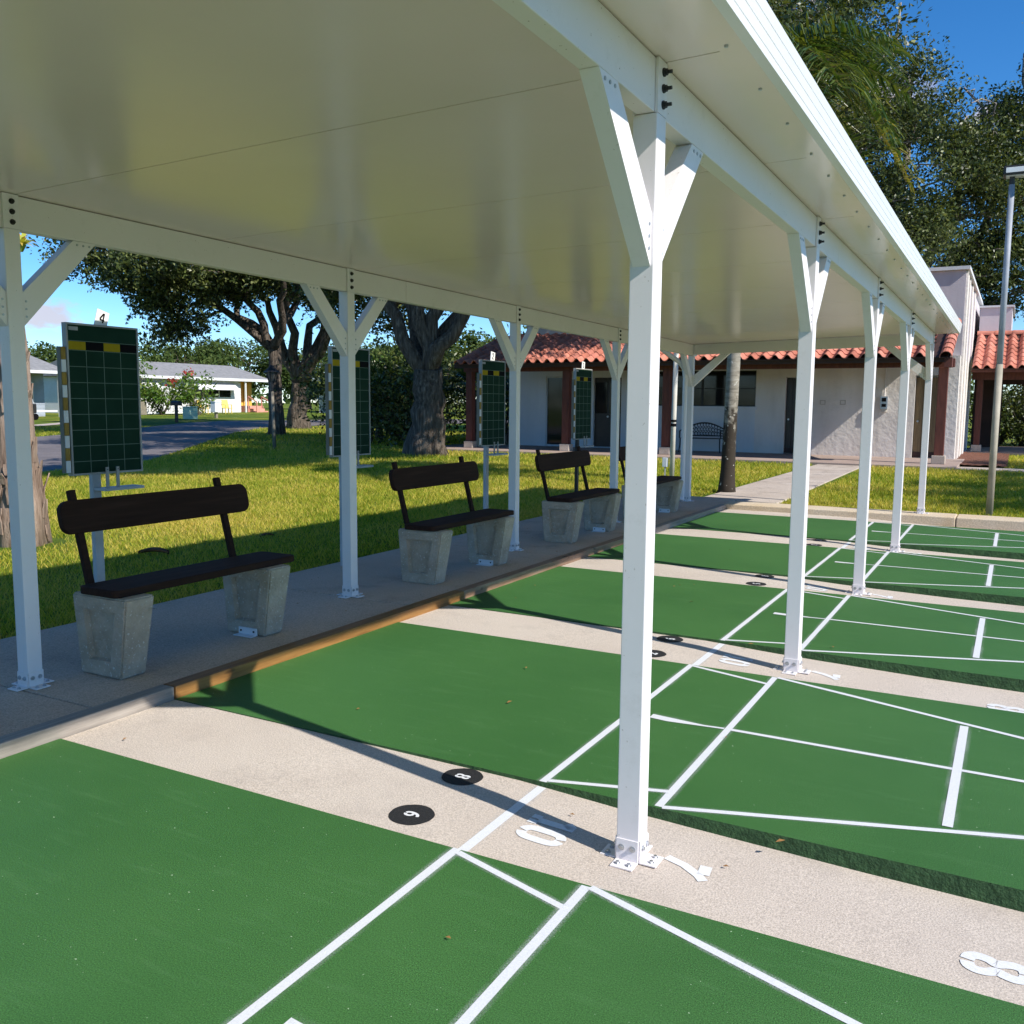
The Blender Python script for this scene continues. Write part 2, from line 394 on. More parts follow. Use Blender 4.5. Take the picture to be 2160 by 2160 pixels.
MT['deadleaf'] = simple('dead_leaf', (0.23, 0.105, 0.03), (0.36, 0.19, 0.06), 9, 0.8)
MT['brown_bark'] = simple('fallen_brown_bark', (0.10, 0.042, 0.016), (0.25, 0.11, 0.045), 9, 0.9)
MT['brom'] = mat_leaf('bromeliad_leaf', [(0.1, (0.25, 0.36, 0.04)), (0.5, (0.55, 0.52, 0.08)), (0.9, (0.70, 0.30, 0.08))], 0.3, 0.4, 0.5)

# ------------------------------------------------------------------ geometry helpers
class MB:
    def __init__(self): self.v = []; self.f = []
    def add(self, vs, fs):
        o = len(self.v); self.v += [tuple(p) for p in vs]; self.f += [tuple(i + o for i in f) for f in fs]; return self
    def box(self, x0, x1, y0, y1, z0, z1):
        return self.add([(x0, y0, z0), (x1, y0, z0), (x1, y1, z0), (x0, y1, z0), (x0, y0, z1), (x1, y0, z1), (x1, y1, z1), (x0, y1, z1)],
                        [(0, 3, 2, 1), (4, 5, 6, 7), (0, 1, 5, 4), (1, 2, 6, 5), (2, 3, 7, 6), (3, 0, 4, 7)])
    def hexa(self, p):   # 8 points: bottom ring 0-3, top ring 4-7
        return self.add(p, [(0, 3, 2, 1), (4, 5, 6, 7), (0, 1, 5, 4), (1, 2, 6, 5), (2, 3, 7, 6), (3, 0, 4, 7)])
    def bar(self, a, b, w, h, up=(0, 0, 1)):   # rectangular bar from a to b
        a, b = Vector(a), Vector(b); d = (b - a).normalized(); u = Vector(up)
        s = d.cross(u).normalized(); u = s.cross(d).normalized()
        p = []
        for c in (a, b):
            for i, j in ((-1, -1), (1, -1), (1, 1), (-1, 1)): p.append(c + s * (i * w / 2) + u * (j * h / 2))
        return self.hexa(p)
    def tube(self, path, rad, n=8, cap=True):
        P = [Vector(p) for p in path]
        if isinstance(rad, (int, float)): rad = [rad] * len(P)
        o = len(self.v); u = None
        for i, p in enumerate(P):
            d = (P[min(i + 1, len(P) - 1)] - P[max(i - 1, 0)]).normalized()
            if u is None:
                u = d.orthogonal().normalized()
            u = (u - d * u.dot(d)).normalized(); w = d.cross(u)
            for k in range(n):
                a = 2 * math.pi * k / n
                self.v.append(tuple(p + (u * math.cos(a) + w * math.sin(a)) * rad[i]))
        for i in range(len(P) - 1):
            for k in range(n):
                k2 = (k + 1) % n
                self.f.append((o + i * n + k, o + i * n + k2, o + (i + 1) * n + k2, o + (i + 1) * n + k))
        if cap:
            self.f.append(tuple(o + k for k in reversed(range(n))))
            self.f.append(tuple(o + (len(P) - 1) * n + k for k in range(n)))
        return self
    def cyl(self, c, axis, r, h, n=10):
        c = Vector(c); a = Vector(axis).normalized()
        return self.tube([c, c + a * h], r, n)
    def prism(self, poly, axis, t0, t1):   # poly: 2D points in the plane normal to axis ('x','y','z')
        def mk(p, t):
            return {'x': (t, p[0], p[1]), 'y': (p[0], t, p[1]), 'z': (p[0], p[1], t)}[axis]
        n = len(poly)
        vs = [mk(p, t0) for p in poly] + [mk(p, t1) for p in poly]
        fs = [tuple(range(n)), tuple(range(2 * n - 1, n - 1, -1))] + [(i, i + n, (i + 1) % n + n, (i + 1) % n) for i in range(n)]
        return self.add(vs, fs)
    def mesh(self, name, mat, smooth=False, bevel=0.0, seg=2):
        me = bpy.data.meshes.new(name)
        me.from_pydata(self.v, [], self.f)
        bm = bmesh.new(); bm.from_mesh(me)
        if bevel: 
            bmesh.ops.bevel(bm, geom=[e for e in bm.edges], offset=bevel, segments=seg, affect='EDGES', profile=0.5)
        bmesh.ops.recalc_face_normals(bm, faces=bm.faces[:])
        bm.to_mesh(me); bm.free()
        if mat: me.materials.append(mat)
        if smooth: me.shade_smooth()
        me.update()
        return me
    def build(self, name, mat, parent=None, smooth=False, bevel=0.0, seg=2):
        return link(name, self.mesh(name, mat, smooth, bevel, seg), parent)

def link(name, data, parent=None, loc=None, rot=None):
    o = bpy.data.objects.new(name, data)
    COL.objects.link(o)
    if parent: o.parent = parent
    if loc is not None: o.location = loc
    if rot is not None: o.rotation_euler = rot
    return o

def tag(o, label=None, cat=None, group=None, kind=None):
    if label: o['label'] = label
    if cat: o['category'] = cat
    if group: o['group'] = group
    if kind: o['kind'] = kind
    return o

def empty(name, loc=(0, 0, 0), rz=0, label=None, cat=None, group=None):
    o = bpy.data.objects.new(name, None); COL.objects.link(o)
    o.empty_display_size = 0.1
    o.location = loc; o.rotation_euler = (0, 0, rz)
    return tag(o, label, cat, group)

def copy_tree(o, parent=None):
    c = o.copy(); COL.objects.link(c); c.parent = parent
    for ch in o.children: copy_tree(ch, c)
    return c

def npmesh(name, verts, faces, mat, attr=None, parent=None, smooth=False):
    verts = np.asarray(verts, dtype=np.float32); faces = np.asarray(faces, dtype=np.int32)
    me = bpy.data.meshes.new(name)
    n, k = faces.shape
    me.vertices.add(len(verts)); me.vertices.foreach_set('co', verts.ravel())
    me.loops.add(n * k); me.loops.foreach_set('vertex_index', faces.ravel())
    me.polygons.add(n)
    me.polygons.foreach_set('loop_start', np.arange(0, n * k, k, dtype=np.int32))
    me.polygons.foreach_set('loop_total', np.full(n, k, dtype=np.int32))
    if attr is not None:
        a = me.attributes.new('r', 'FLOAT', 'FACE'); a.data.foreach_set('value', np.asarray(attr, dtype=np.float32))
    me.update(calc_edges=True)
    me.materials.append(mat)
    if smooth: me.shade_smooth()
    return link(name, me, parent)

def terr(X, Y):
    s = (1.4942 - X + Y + 2.3991) * 0.7071
    return 0.02 + np.maximum(0, np.minimum(s, 75) - 27) * 0.0135
def tz(x, y): return float(terr(x, y))

P_, W_, GW = 2.4384, 1.8288, 0.6096          # court pitch, court width, gutter width
XW = -1.981                                  # walkway edge
XE = 13.9                                    # far end of the courts
def gutz(x):
    return float(np.interp(x, [-2.0, -1.2, -0.1, 0.31, 0.57, 1.15, 1.6, 4, 8, 14], [-0.004, -0.006, -0.015, -0.036, -0.045, -0.061, -0.068, -0.09, -0.09, -0.004]))
YEND = 4 * P_ + 0.46                         # where the last gutter meets the kerb

# ------------------------------------------------------------------ ground
xs = np.unique(np.concatenate([np.linspace(-400, -120, 12), np.linspace(-120, -20, 51), np.linspace(-20, -3.58, 24), [-3.5], np.linspace(-3, 14.5, 12), [14.6], np.linspace(16, 60, 12), np.linspace(80, 400, 8)]))
ys = np.unique(np.concatenate([np.linspace(-300, -20, 12), np.linspace(-16, 10, 16), [10.3, 10.55], np.linspace(11, 60, 50), np.linspace(66, 150, 20), np.linspace(180, 500, 8)]))
GX, GY = np.meshgrid(xs, ys, indexing='ij')
GZ = terr(GX, GY) + 0.0
inside = (GX > -3.52) & (GX < 14.55) & (GY < 10.4)
GZ = np.where(inside, -0.25, GZ)
vv = np.stack([GX, GY, GZ], -1).reshape(-1, 3)
nx, ny = len(xs), len(ys)
I, J = np.meshgrid(np.arange(nx - 1), np.arange(ny - 1), indexing='ij')
q = np.stack([I * ny + J, (I + 1) * ny + J, (I + 1) * ny + J + 1, I * ny + J + 1], -1).reshape(-1, 4)
ground = npmesh('ground', vv, q, MT['lawn'])
tag(ground, 'mottled green and yellow lawn around the courts and clubhouse', 'lawn', kind='structure')

# road (follows the terrain), laid as a strip
near = [(-9.5, -14), (-12.3, 0.5), (-16.0, 12.05), (-19.8, 16.8), (-25.65, 24.4), (-28.3, 28.6), (-28.6, 34.5), (-24, 42), (-12, 55)]
far = [(-20.5, -16), (-23.6, 4.0), (-28.1, 17.4), (-32.0, 25.3), (-35.2, 30.6), (-36.2, 34.5), (-33.5, 40.5), (-29, 47), (-16, 62)]
def strip(name, A, B, mat, dz, n=12, label=None, cat=None):
    def rs(L):
        L = np.array(L, float); d = np.concatenate([[0], np.cumsum(np.linalg.norm(np.diff(L, axis=0), axis=1))])
        t = np.linspace(0, d[-1], len(L) * 6)
        return np.stack([np.interp(t, d, L[:, 0]), np.interp(t, d, L[:, 1])], -1)
    a, b = rs(A), rs(B)
    V, F = [], []
    for i in range(len(a)):
        for k in range(n + 1):
            p = a[i] + (b[i] - a[i]) * k / n
            V.append((p[0], p[1], tz(p[0], p[1]) + dz))
    for i in range(len(a) - 1):
        for k in range(n):
            F.append((i * (n + 1) + k, i * (n + 1) + k + 1, (i + 1) * (n + 1) + k + 1, (i + 1) * (n + 1) + k))
    return tag(npmesh(name, V, F, mat), label, cat, kind='structure')
strip('road', near, far, MT['asphalt'], 0.012, label='grey asphalt street curving past the lawn with striped tree shade', cat='road')
strip('sidewalk', [(-36.2, 23.4), (-36.8, 24.5), (-40, 29.5)], [(-37.0, 23.0), (-37.6, 24.1), (-40.8, 29.1)], MT['path'], 0.02, 3, 'thin pale concrete walk across the far lawn by the blue house', 'walk')

# ------------------------------------------------------------------ courts and gutters
def line_strip(name, a, b, w, z, parent, zf=None, taper=None, n=2):
    """painted line from a to b (xy), w wide, with faint overspray beyond its edge"""
    a, b = Vector((*a, 0)), Vector((*b, 0)); d = (b - a).normalized(); s = Vector((-d.y, d.x, 0))
    V, F = [], []
    for i in range(n):
        t = i / (n - 1); c = a.lerp(b, t)
        ww = w if taper is None else w + (taper - w) * t
        for k in (-1, 1):
            p = c + s * (k * ww / 2 / 0.48)
            V.append((p.x, p.y, (zf(p.x) if zf else 0) + z))
    for i in range(n - 1): F.append((2 * i, 2 * i + 2, 2 * i + 3, 2 * i + 1))
    me = bpy.data.meshes.new(name); me.from_pydata(V, [], F)
    uv = me.uv_layers.new(name='UVMap')
    for poly in me.polygons:
        for li, vi in zip(poly.loop_indices, poly.vertices): uv.data[li].uv = (0.5, vi % 2)
    me.materials.append(MT['line']); me.update()
    if sum(p.normal.z for p in me.polygons) < 0: me.flip_normals()
    return link(name, me, parent)

court_words = {-1: 'green shuffleboard court beside the viewer, mostly out of the picture',
               0: 'nearest green shuffleboard court filling the bottom left corner',
               1: 'second green shuffleboard court, just past the post in front',
               2: 'third green shuffleboard court, between the second and third gutters',
               3: 'fourth green shuffleboard court, one before the last',
               4: 'farthest green shuffleboard court along the beige kerb'}
for k in range(-1, 5):
    yF = k * P_; yN = yF - W_
    xsC = [XW + 0.003, -1.0, 0, 0.5, 1, 2, 4, 8, XE]
    mb = MB()
    # slab top plus its edges
    mb.box(XW + 0.003, XE, yN, yF, -0.22, 0.0)
    ct = mb.build('shuffleboard_court', MT['court'])
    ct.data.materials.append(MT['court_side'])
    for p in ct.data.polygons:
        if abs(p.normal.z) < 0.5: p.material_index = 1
    tag(ct, court_words[k], 'court', kind='structure')
    for sgn, x0 in ((1, 0.0), (-1, 11.89)):
        X = lambda d: x0 + sgn * d
        line_strip('base_line', (X(0), yN), (X(0), yF), 0.030, 0.0010, ct)
        line_strip('seven_line', (X(0.457), yN + 0.01), (X(0.457), yF - 0.01), 0.030, 0.0013, ct)
        for yy, s in ((yF, -1), (yN, 1)):
            line_strip('ten_off_line', (X(0.015), yy + s * 0.02), (X(0.447), yy + s * 0.150), 0.024, 0.0016, ct)
            line_strip('triangle_line', (X(0.47), yy + s * 0.010), (X(3.2), yy + s * (0.010 + 0.361 * 2.50)), 0.026, 0.0019, ct)
        ym = (yF + yN) / 2
        line_strip('divider_wedge', (X(0.10), ym), (X(0.44), ym), 0.052, 0.0022, ct, taper=0.016)
        line_strip('centre_line', (X(0.47), ym), (X(2.285), ym), 0.024, 0.0022, ct)
        line_strip('eight_line', (X(1.3716), yN + 0.345), (X(1.3716), yF - 0.345), 0.034, 0.0025, ct)

def ribbon(mb, pts, w, zf, org, right, up, size):
    """stencil stroke: polyline in unit glyph space -> flat ribbon on a surface"""
    if len(pts) >= 5:      # Catmull-Rom rounding of the curves
        q = [pts[0]] + list(pts) + [pts[-1]]; out = []
        for i in range(1, len(q) - 2):
            for k in range(4):
                t = k / 4
                out.append(tuple(0.5 * (2 * q[i][c] + (q[i + 1][c] - q[i - 1][c]) * t + (2 * q[i - 1][c] - 5 * q[i][c] + 4 * q[i + 1][c] - q[i + 2][c]) * t * t + (3 * q[i][c] - q[i - 1][c] - 3 * q[i + 1][c] + q[i + 2][c]) * t ** 3) for c in (0, 1)))
        pts = out + [pts[-1]]
    P = [Vector((p[0], p[1])) for p in pts]
    L, Rr = [], []
    for i, p in enumerate(P):
        if i == 0: n = (P[1] - P[0])
        elif i == len(P) - 1: n = P[-1] - P[-2]
        else: n = (P[i] - P[i - 1]).normalized() + (P[i + 1] - P[i]).normalized()
        n.normalize(); s = Vector((-n.y, n.x))
        L.append(p + s * w / 2); Rr.append(p - s * w / 2)
    def W(q):
        x = org[0] + (right[0] * q.x + up[0] * q.y) * size; y = org[1] + (right[1] * q.x + up[1] * q.y) * size
        return (x, y, zf(x, y))
    o = len(mb.v); n = len(P)
    mb.v += [W(q) for q in L] + [W(q) for q in Rr]
    for i in range(n - 1): mb.f.append((o + i, o + i + 1, o + n + i + 1, o + n + i))

def mir(s, cx=0.3): return [(2 * cx - x, y) for x, y in s]
_h0 = [(0.27, 0.93), (0.17, 0.89), (0.10, 0.77), (0.085, 0.5), (0.10, 0.23), (0.17, 0.11), (0.27, 0.07)]
_h8 = [(0.27, 0.93), (0.15, 0.89), (0.10, 0.76), (0.14, 0.60), (0.19, 0.5), (0.11, 0.38), (0.085, 0.22), (0.15, 0.10), (0.27, 0.07)]
GLY = {
    '0': [_h0, mir(_h0)], '8': [_h8, mir(_h8)],
    '1': [[(0.30, 0.15), (0.30, 0.98)], [(0.27, 0.93), (0.13, 0.76)], [(0.10, 0.07), (0.27, 0.07)], [(0.33, 0.07), (0.50, 0.07)]],
    '7': [[(0.10, 0.02), (0.24, 0.45), (0.50, 0.83), (0.66, 0.97)], ((0.05, 0.86), (0.42, 0.90), 0.25)],
    '6': [[(0.46, 0.94), (0.25, 0.84), (0.12, 0.60), (0.09, 0.33), (0.15, 0.13), (0.27, 0.07)], [(0.20, 0.52), (0.36, 0.54), (0.49, 0.42), (0.50, 0.22), (0.43, 0.10), (0.33, 0.07)]],
    '9': [[(0.14, 0.06), (0.35, 0.16), (0.48, 0.40), (0.51, 0.67), (0.45, 0.87), (0.33, 0.93)], [(0.40, 0.48), (0.24, 0.46), (0.11, 0.58), (0.10, 0.78), (0.17, 0.90), (0.27, 0.93)]],
    '5': [[(0.48, 0.92), (0.14, 0.92)], [(0.13, 0.85), (0.11, 0.52)], [(0.16, 0.53), (0.36, 0.57), (0.49, 0.42), (0.49, 0.22), (0.40, 0.10), (0.24, 0.07), (0.08, 0.14)]],
    '4': [[(0.42, 0.04), (0.42, 0.97)], [(0.36, 0.93), (0.05, 0.36)], [(0.04, 0.30), (0.56, 0.30)]],
    '2': [[(0.07, 0.74), (0.14, 0.89), (0.30, 0.94), (0.45, 0.87), (0.49, 0.70), (0.38, 0.50), (0.10, 0.12)], [(0.08, 0.07), (0.53, 0.07)]],
    '3': [[(0.08, 0.86), (0.26, 0.94), (0.45, 0.86), (0.46, 0.64), (0.24, 0.52)], [(0.24, 0.50), (0.49, 0.40), (0.48, 0.15), (0.28, 0.06), (0.07, 0.14)]],
}
def glyph(name, ch, org, right, up, size, zf, mat, parent, w=0.215):
    mb = MB()
    for s in GLY[ch]:
        if isinstance(s, tuple): ribbon(mb, s[:2], s[2], zf, org, right, up, size)
        else: ribbon(mb, s, w, zf, org, right, up, size)
    return mb.build(name, mat, parent)

gut_words = {-1: 'beige concrete gutter beside the viewer', 0: 'nearest beige concrete gutter strip with painted 10, 7 and 8 around the front post',
             1: 'second beige concrete gutter strip, with painted numbers 10, 7 and 8', 2: 'third beige concrete gutter strip between green courts',
             3: 'fourth beige concrete gutter strip before the last court', 4: 'narrow beige concrete strip along the kerb'}
disc_n = {0: ('8', '6'), 1: ('9', '7'), 2: ('8', '5'), 3: ('0', '3'), -1: ('1', '2')}
for k in range(-1, 5):
    y0 = k * P_; y1 = y0 + GW if k < 4 else YEND
    gx = [XW + 0.003, -1.6, -1.2, -0.8, -0.4, -0.1, 0.1, 0.31, 0.57, 0.85, 1.15, 1.6, 2.5, 4, 6, 8, 11, XE]
    mb = MB()
    V = []
    for x in gx: V += [(x, y0, gutz(x)), (x, y1, gutz(x))]
    mb.add(V, [(2 * i, 2 * i + 2, 2 * i + 3, 2 * i + 1) for i in range(len(gx) - 1)])
    g = mb.build('gutter_strip', MT['gutter'], smooth=True)
    tag(g, gut_words[k], 'gutter', kind='structure')
    zf = lambda x, y: gutz(x) + 0.0022
    zl = lambda x: gutz(x)
    if k < 4:
        ym = y0 + GW / 2
        line_strip('base_line', (0, y0 + 0.005), (0, y1 - 0.005), 0.036, 0.0015, g, zf=zl)
        rt, up = (0, -1), (1, 0)
        glyph('numeral', '1', (0.085, ym + 0.105), rt, up, 0.165, zf, MT['numeral'], g)
        glyph('numeral', '0', (0.085, ym + 0.010), rt, up, 0.165, zf, MT['numeral'], g)
        glyph('numeral', '7', (0.575, ym + 0.075), rt, up, 0.155, zf, MT['numeral'], g)
        glyph('numeral', '8', (1.455, ym + 0.00), rt, up, 0.165, zf, MT['numeral'], g)
        for (dx, dy), ch in zip(((-0.305, 0.525), (-0.285, 0.155)), disc_n[k]):
            mb = MB(); n = 40; c = (dx, y0 + dy)
            V = [(c[0], c[1], gutz(c[0]) + 0.0018)]
            for i in range(n):
                a = 2 * math.pi * i / n; rr = 0.081 * (1 + 0.012 * math.sin(5 * a + k) + random.uniform(-.008, .008))
                V.append((c[0] + rr * math.cos(a), c[1] + rr * math.sin(a), gutz(c[0] + rr * math.cos(a)) + 0.0018))
            mb.add(V, [(0, i + 1, (i + 1) % n + 1) for i in range(n)])
            dk = mb.build('disc_mark', MT['disc'], g)
            zf2 = lambda x, y: gutz(x) + 0.0030
            glyph('numeral', ch, (c[0] - 0.028, c[1] + 0.018), rt, up, 0.060, zf2, MT['numeral'], dk, 0.19)

# subgrade, kerb, walkway, path
kb = MB()
kx = [XW - 0.05, 0.9, 3.6, 6.3, 9, 11.7, 14.5]
kerb_root = MB().box(XW - 0.08, 14.5, YEND + 0.012, YEND + 0.438, -0.24, 0.040).build('kerb', MT['seam'])
tag(kerb_root, 'low yellowish concrete kerb closing the far end of the courts', 'kerb', kind='structure')
for a, b in zip(kx[:-1], kx[1:]):
    MB().box(a + 0.004, b - 0.004, YEND + 0.001, YEND + 0.45, -0.22, 0.068).build('kerb_block', MT['kerb'], kerb_root, bevel=0.014, seg=3)

ZW = 0.048
walk = MB().box(-3.58, XW - 0.092, -9.0, 11.2, -0.24, ZW - 0.02).build('walkway', MT['seam'])
tag(walk, 'grey concrete walkway under the shelter carrying the benches', 'walkway', kind='structure')
jy = [-9, -6.9, -4.5, -2.1, 0.24, 2.72, 5.15, 7.6, 9.9, 11.2]
for a, b in zip(jy[:-1], jy[1:]):
    MB().box(-3.59, XW - 0.088, a + 0.005, b - 0.005, -0.2, ZW + random.uniform(-.0015, .0015)).build('slab', MT['walk'], walk, bevel=0.006)
edge = empty('timber_edging', (XW, 2, 0), label='row of timber edging boards between the walkway and the courts', cat='edging')
for a, b, m, dx in ((-9, 0.61, 'wood_grey', 0.0), (0.615, 3.26, 'wood_new', 0.006), (3.265, 7.3, 'wood_red', 0.0), (7.305, YEND - 0.01, 'wood_grey', 0.002)):
    mb = MB().box(-0.084, 0.0 + dx, a - 2, b - 2, -0.03, ZW + 0.012)
    bo = mb.build('board', MT[m], edge, bevel=0.005)
    if m == 'wood_new': bo['label'] = 'newer golden brown edging board'

pth = MB()
pl = [(-2.62, 11.205), (-2.66, 20.6)]; pr = [(-1.45, 10.80), (-1.62, 20.6)]
seg = [0, 0.17, 0.34, 0.5, 0.67, 0.84, 1.0]
path_root = MB().add([(-2.58, 11.3, 0.022), (-1.5, 11.3, 0.022), (-1.66, 20.55, 0.022), (-2.62, 20.55, 0.022)], [(0, 1, 2, 3)]).build('path', MT['seam'])
tag(path_root, 'stained concrete path from the shelter to the clubhouse porch', 'path', kind='structure')
for a, b in zip(seg[:-1], seg[1:]):
    lp = lambda t, q: (q[0][0] + (q[1][0] - q[0][0]) * t, q[0][1] + (q[1][1] - q[0][1]) * t)
    a2, b2 = a + 0.0012, b - 0.0012
    A, B, C_, D = lp(a2, pl), lp(a2, pr), lp(b2, pr), lp(b2, pl)
    MB().hexa([(*A, -0.1), (*B, -0.1), (*C_, -0.1), (*D, -0.1), (*A, 0.042), (*B, 0.042), (*C_, 0.042), (*D, 0.042)]).build('slab', MT['path'], path_root, bevel=0.006)
MB().box(XW - 0.045, -1.45, YEND + 0.46, 11.4, -0.1, 0.045).build('slab', MT['path'], path_root, bevel=0.006)

# ------------------------------------------------------------------ the shelter
XR, XL = 0.478, -2.62
def sof(x, y): return 2.352 + (x - XL) * 0.0245 - (y - 0.3) * 0.0075       # underside of the roof
PY = [-2.13, 0.305, 2.755, 5.20, 7.66, 10.46]
BH = 0.155
sh = empty('shade_shelter', (-1.0, 4.2, 0), label='long white aluminium shade shelter on two rows of posts', cat='shelter')
SO = Vector((-1.0, 4.2, 0))
def shp(mb, name, mat, parent=None, bevel=0.0, smooth=False):
    me = mb.mesh(name, mat, smooth, bevel)
    if parent is None: me.transform(Matrix.Translation(-SO))
    return link(name, me, parent or sh)
# roof panels (insulated pan roof), each its own piece
ysp = [-5.9, -4.67, -3.42, -2.17, -0.92, 0.33, 1.58, 2.83, 4.08, 5.33, 6.58, 7.83, 9.08, 10.33, 10.72]
XRO, XLO = 0.752, -2.70
for a, b in zip(ysp[:-1], ysp[1:]):
    p = []
    for z0 in (0, 0.085):
        for x, y in ((XLO, a + 0.0025), (XRO, a + 0.0025), (XRO, b - 0.0025), (XLO, b - 0.0025)):
            p.append((x, y, sof(x, y) + z0))
    shp(MB().hexa(p), 'roof_panel', MT['ceiling'])
# roof skin above hides the joints from the sky
p = []
for z0 in (0.087, 0.095):
    for x, y in ((XLO - 0.02, -5.92), (XRO + 0.02, -5.92), (XRO + 0.02, 10.74), (XLO - 0.02, 10.74)): p.append((x, y, sof(x, y) + z0))
shp(MB().hexa(p), 'roof_skin', MT['gutterw'])
# eave gutters: ribbed fascia profile extruded along Y
def gutter(x_in, sgn, name):
    prof = [(0.001, 0.0), (0.034, 0.0), (0.037, 0.020), (0.0345, 0.021), (0.0348, 0.023), (0.0376, 0.024), (0.042, 0.052), (0.0392, 0.053), (0.0395, 0.055), (0.0425, 0.056), (0.047, 0.082), (0.0442, 0.083), (0.0445, 0.085), (0.0475, 0.086), (0.053, 0.116), (0.001, 0.116)]
    V = []; n = len(prof)
    for y in (-5.95, 10.76):
        for dx, dz in prof: V.append((x_in + sgn * dx, y, sof(x_in, y) - 0.004 + dz))
    F = [(i, (i + 1) % n, (i + 1) % n + n, i + n) for i in range(n)] + [tuple(range(n)), tuple(range(2 * n - 1, n - 1, -1))]
    return shp(MB().add(V, F), name, MT['gutterw'])
gutter(XRO, 1, 'eave_gutter'); gutter(XLO, -1, 'eave_gutter')
mb = MB()   # thin trim strip with screws under each eave
for y in np.arange(-2.6, 10.7, 0.41):
    for dx in (0.045,): mb.cyl((XRO - dx, y + random.uniform(-.02, .02), sof(XRO, y) - 0.0095), (0, 0, 1), 0.0065, 0.007, 6)
for_tr = MB().hexa([(XRO - 0.075, -5.9, sof(XRO, -5.9) - 0.003), (XRO + 0.001, -5.9, sof(XRO, -5.9) - 0.003), (XRO + 0.001, 10.72, sof(XRO, 10.72) - 0.003), (XRO - 0.075, 10.72, sof(XRO, 10.72) - 0.003),
                    (XRO - 0.075, -5.9, sof(XRO, -5.9) - 0.0005), (XRO + 0.001, -5.9, sof(XRO, -5.9) - 0.0005), (XRO + 0.001, 10.72, sof(XRO, 10.72) - 0.0005), (XRO - 0.075, 10.72, sof(XRO, 10.72) - 0.0005)])
tr = shp(for_tr, 'eave_trim', MT['ceiling'])
ms = mb.mesh('screw', MT['steel']); ms.transform(Matrix.Translation(-SO)); tag(link('screws', ms, tr), kind='stuff')
# long beams in two lengths each
BW = 0.058
def beam_seg(x, a, b):
    p = []
    for top in (0, 1):
        for xx, y in ((x - BW / 2, a), (x + BW / 2, a), (x + BW / 2, b), (x - BW / 2, b)):
            p.append((xx, y, sof(x, y) - (0.003 if top else BH)))
    shp(MB().hexa(p), 'beam', MT['beamw'], bevel=0.003)
for x in (XR, XL):
    for a, b in ((-5.85, 3.42), (3.424, 8.25), (8.254, 10.62)): beam_seg(x, a, b)
p = []
for y in (10.46, -5.8):
    p = []
    for top in (0, 1):
        for xx, yy in ((XL + 0.042, y - BW / 2), (XR - 0.042, y - BW / 2), (XR - 0.042, y + BW / 2), (XL + 0.042, y + BW / 2)):
            p.append((xx, yy, sof(xx, y) - (0.004 if top else BH - 0.01)))
    shp(MB().hexa(p), 'cross_beam', MT['beamw'], bevel=0.003)

def brace(a, b, parent_side):
    """square strut cut flush against post and beam"""
    mb = MB()
    d = (Vector(b) - Vector(a)); 
    t = 0.060; w = 0.056
    # outline in the plane of the brace: horizontal cut at the top, vertical cut at the post
    hd = Vector((d.x, d.y, 0)).normalized()
    L = Vector((d.x, d.y, 0)).length
    poly = [(0, 0), (0, 0.155), (L - 0.125, d.z), (L, d.z)]
    s = Vector((-hd.y, hd.x, 0))
    vs = []
    for k in (-1, 1):
        for u, z in poly:
            q = Vector(a) + hd * u + s * (k * w / 2); vs.append((q.x, q.y, a[2] + z))
    mb.add(vs, [(0, 1, 2, 3), (7, 6, 5, 4), (0, 4, 5, 1), (1, 5, 6, 2), (2, 6, 7, 3), (3, 7, 4, 0)])
    br = shp(mb, 'brace', MT['white'])
    # screw heads on the visible cheeks
    sm = MB()
    for k in (-1, 1):
        for u, z in ((0.018, 0.05), (0.018, 0.085), (0.018, 0.12)):
            q = Vector(a) + hd * u + s * (k * (w / 2 - 0.001)); sm.cyl((q.x, q.y, a[2] + z), s * k, 0.0055, 0.004, 6)
        for i in range(3):
            q = Vector(a) + hd * (L - 0.105 + i * 0.034) + s * (k * (w / 2 - 0.001)); sm.cyl((q.x, q.y, a[2] + d.z - 0.018), s * k, 0.0055, 0.004, 6)
    m2 = sm.mesh('screw', MT['steel']); m2.transform(Matrix.Translation(-SO)); tag(link('screws', m2, br), kind='stuff')

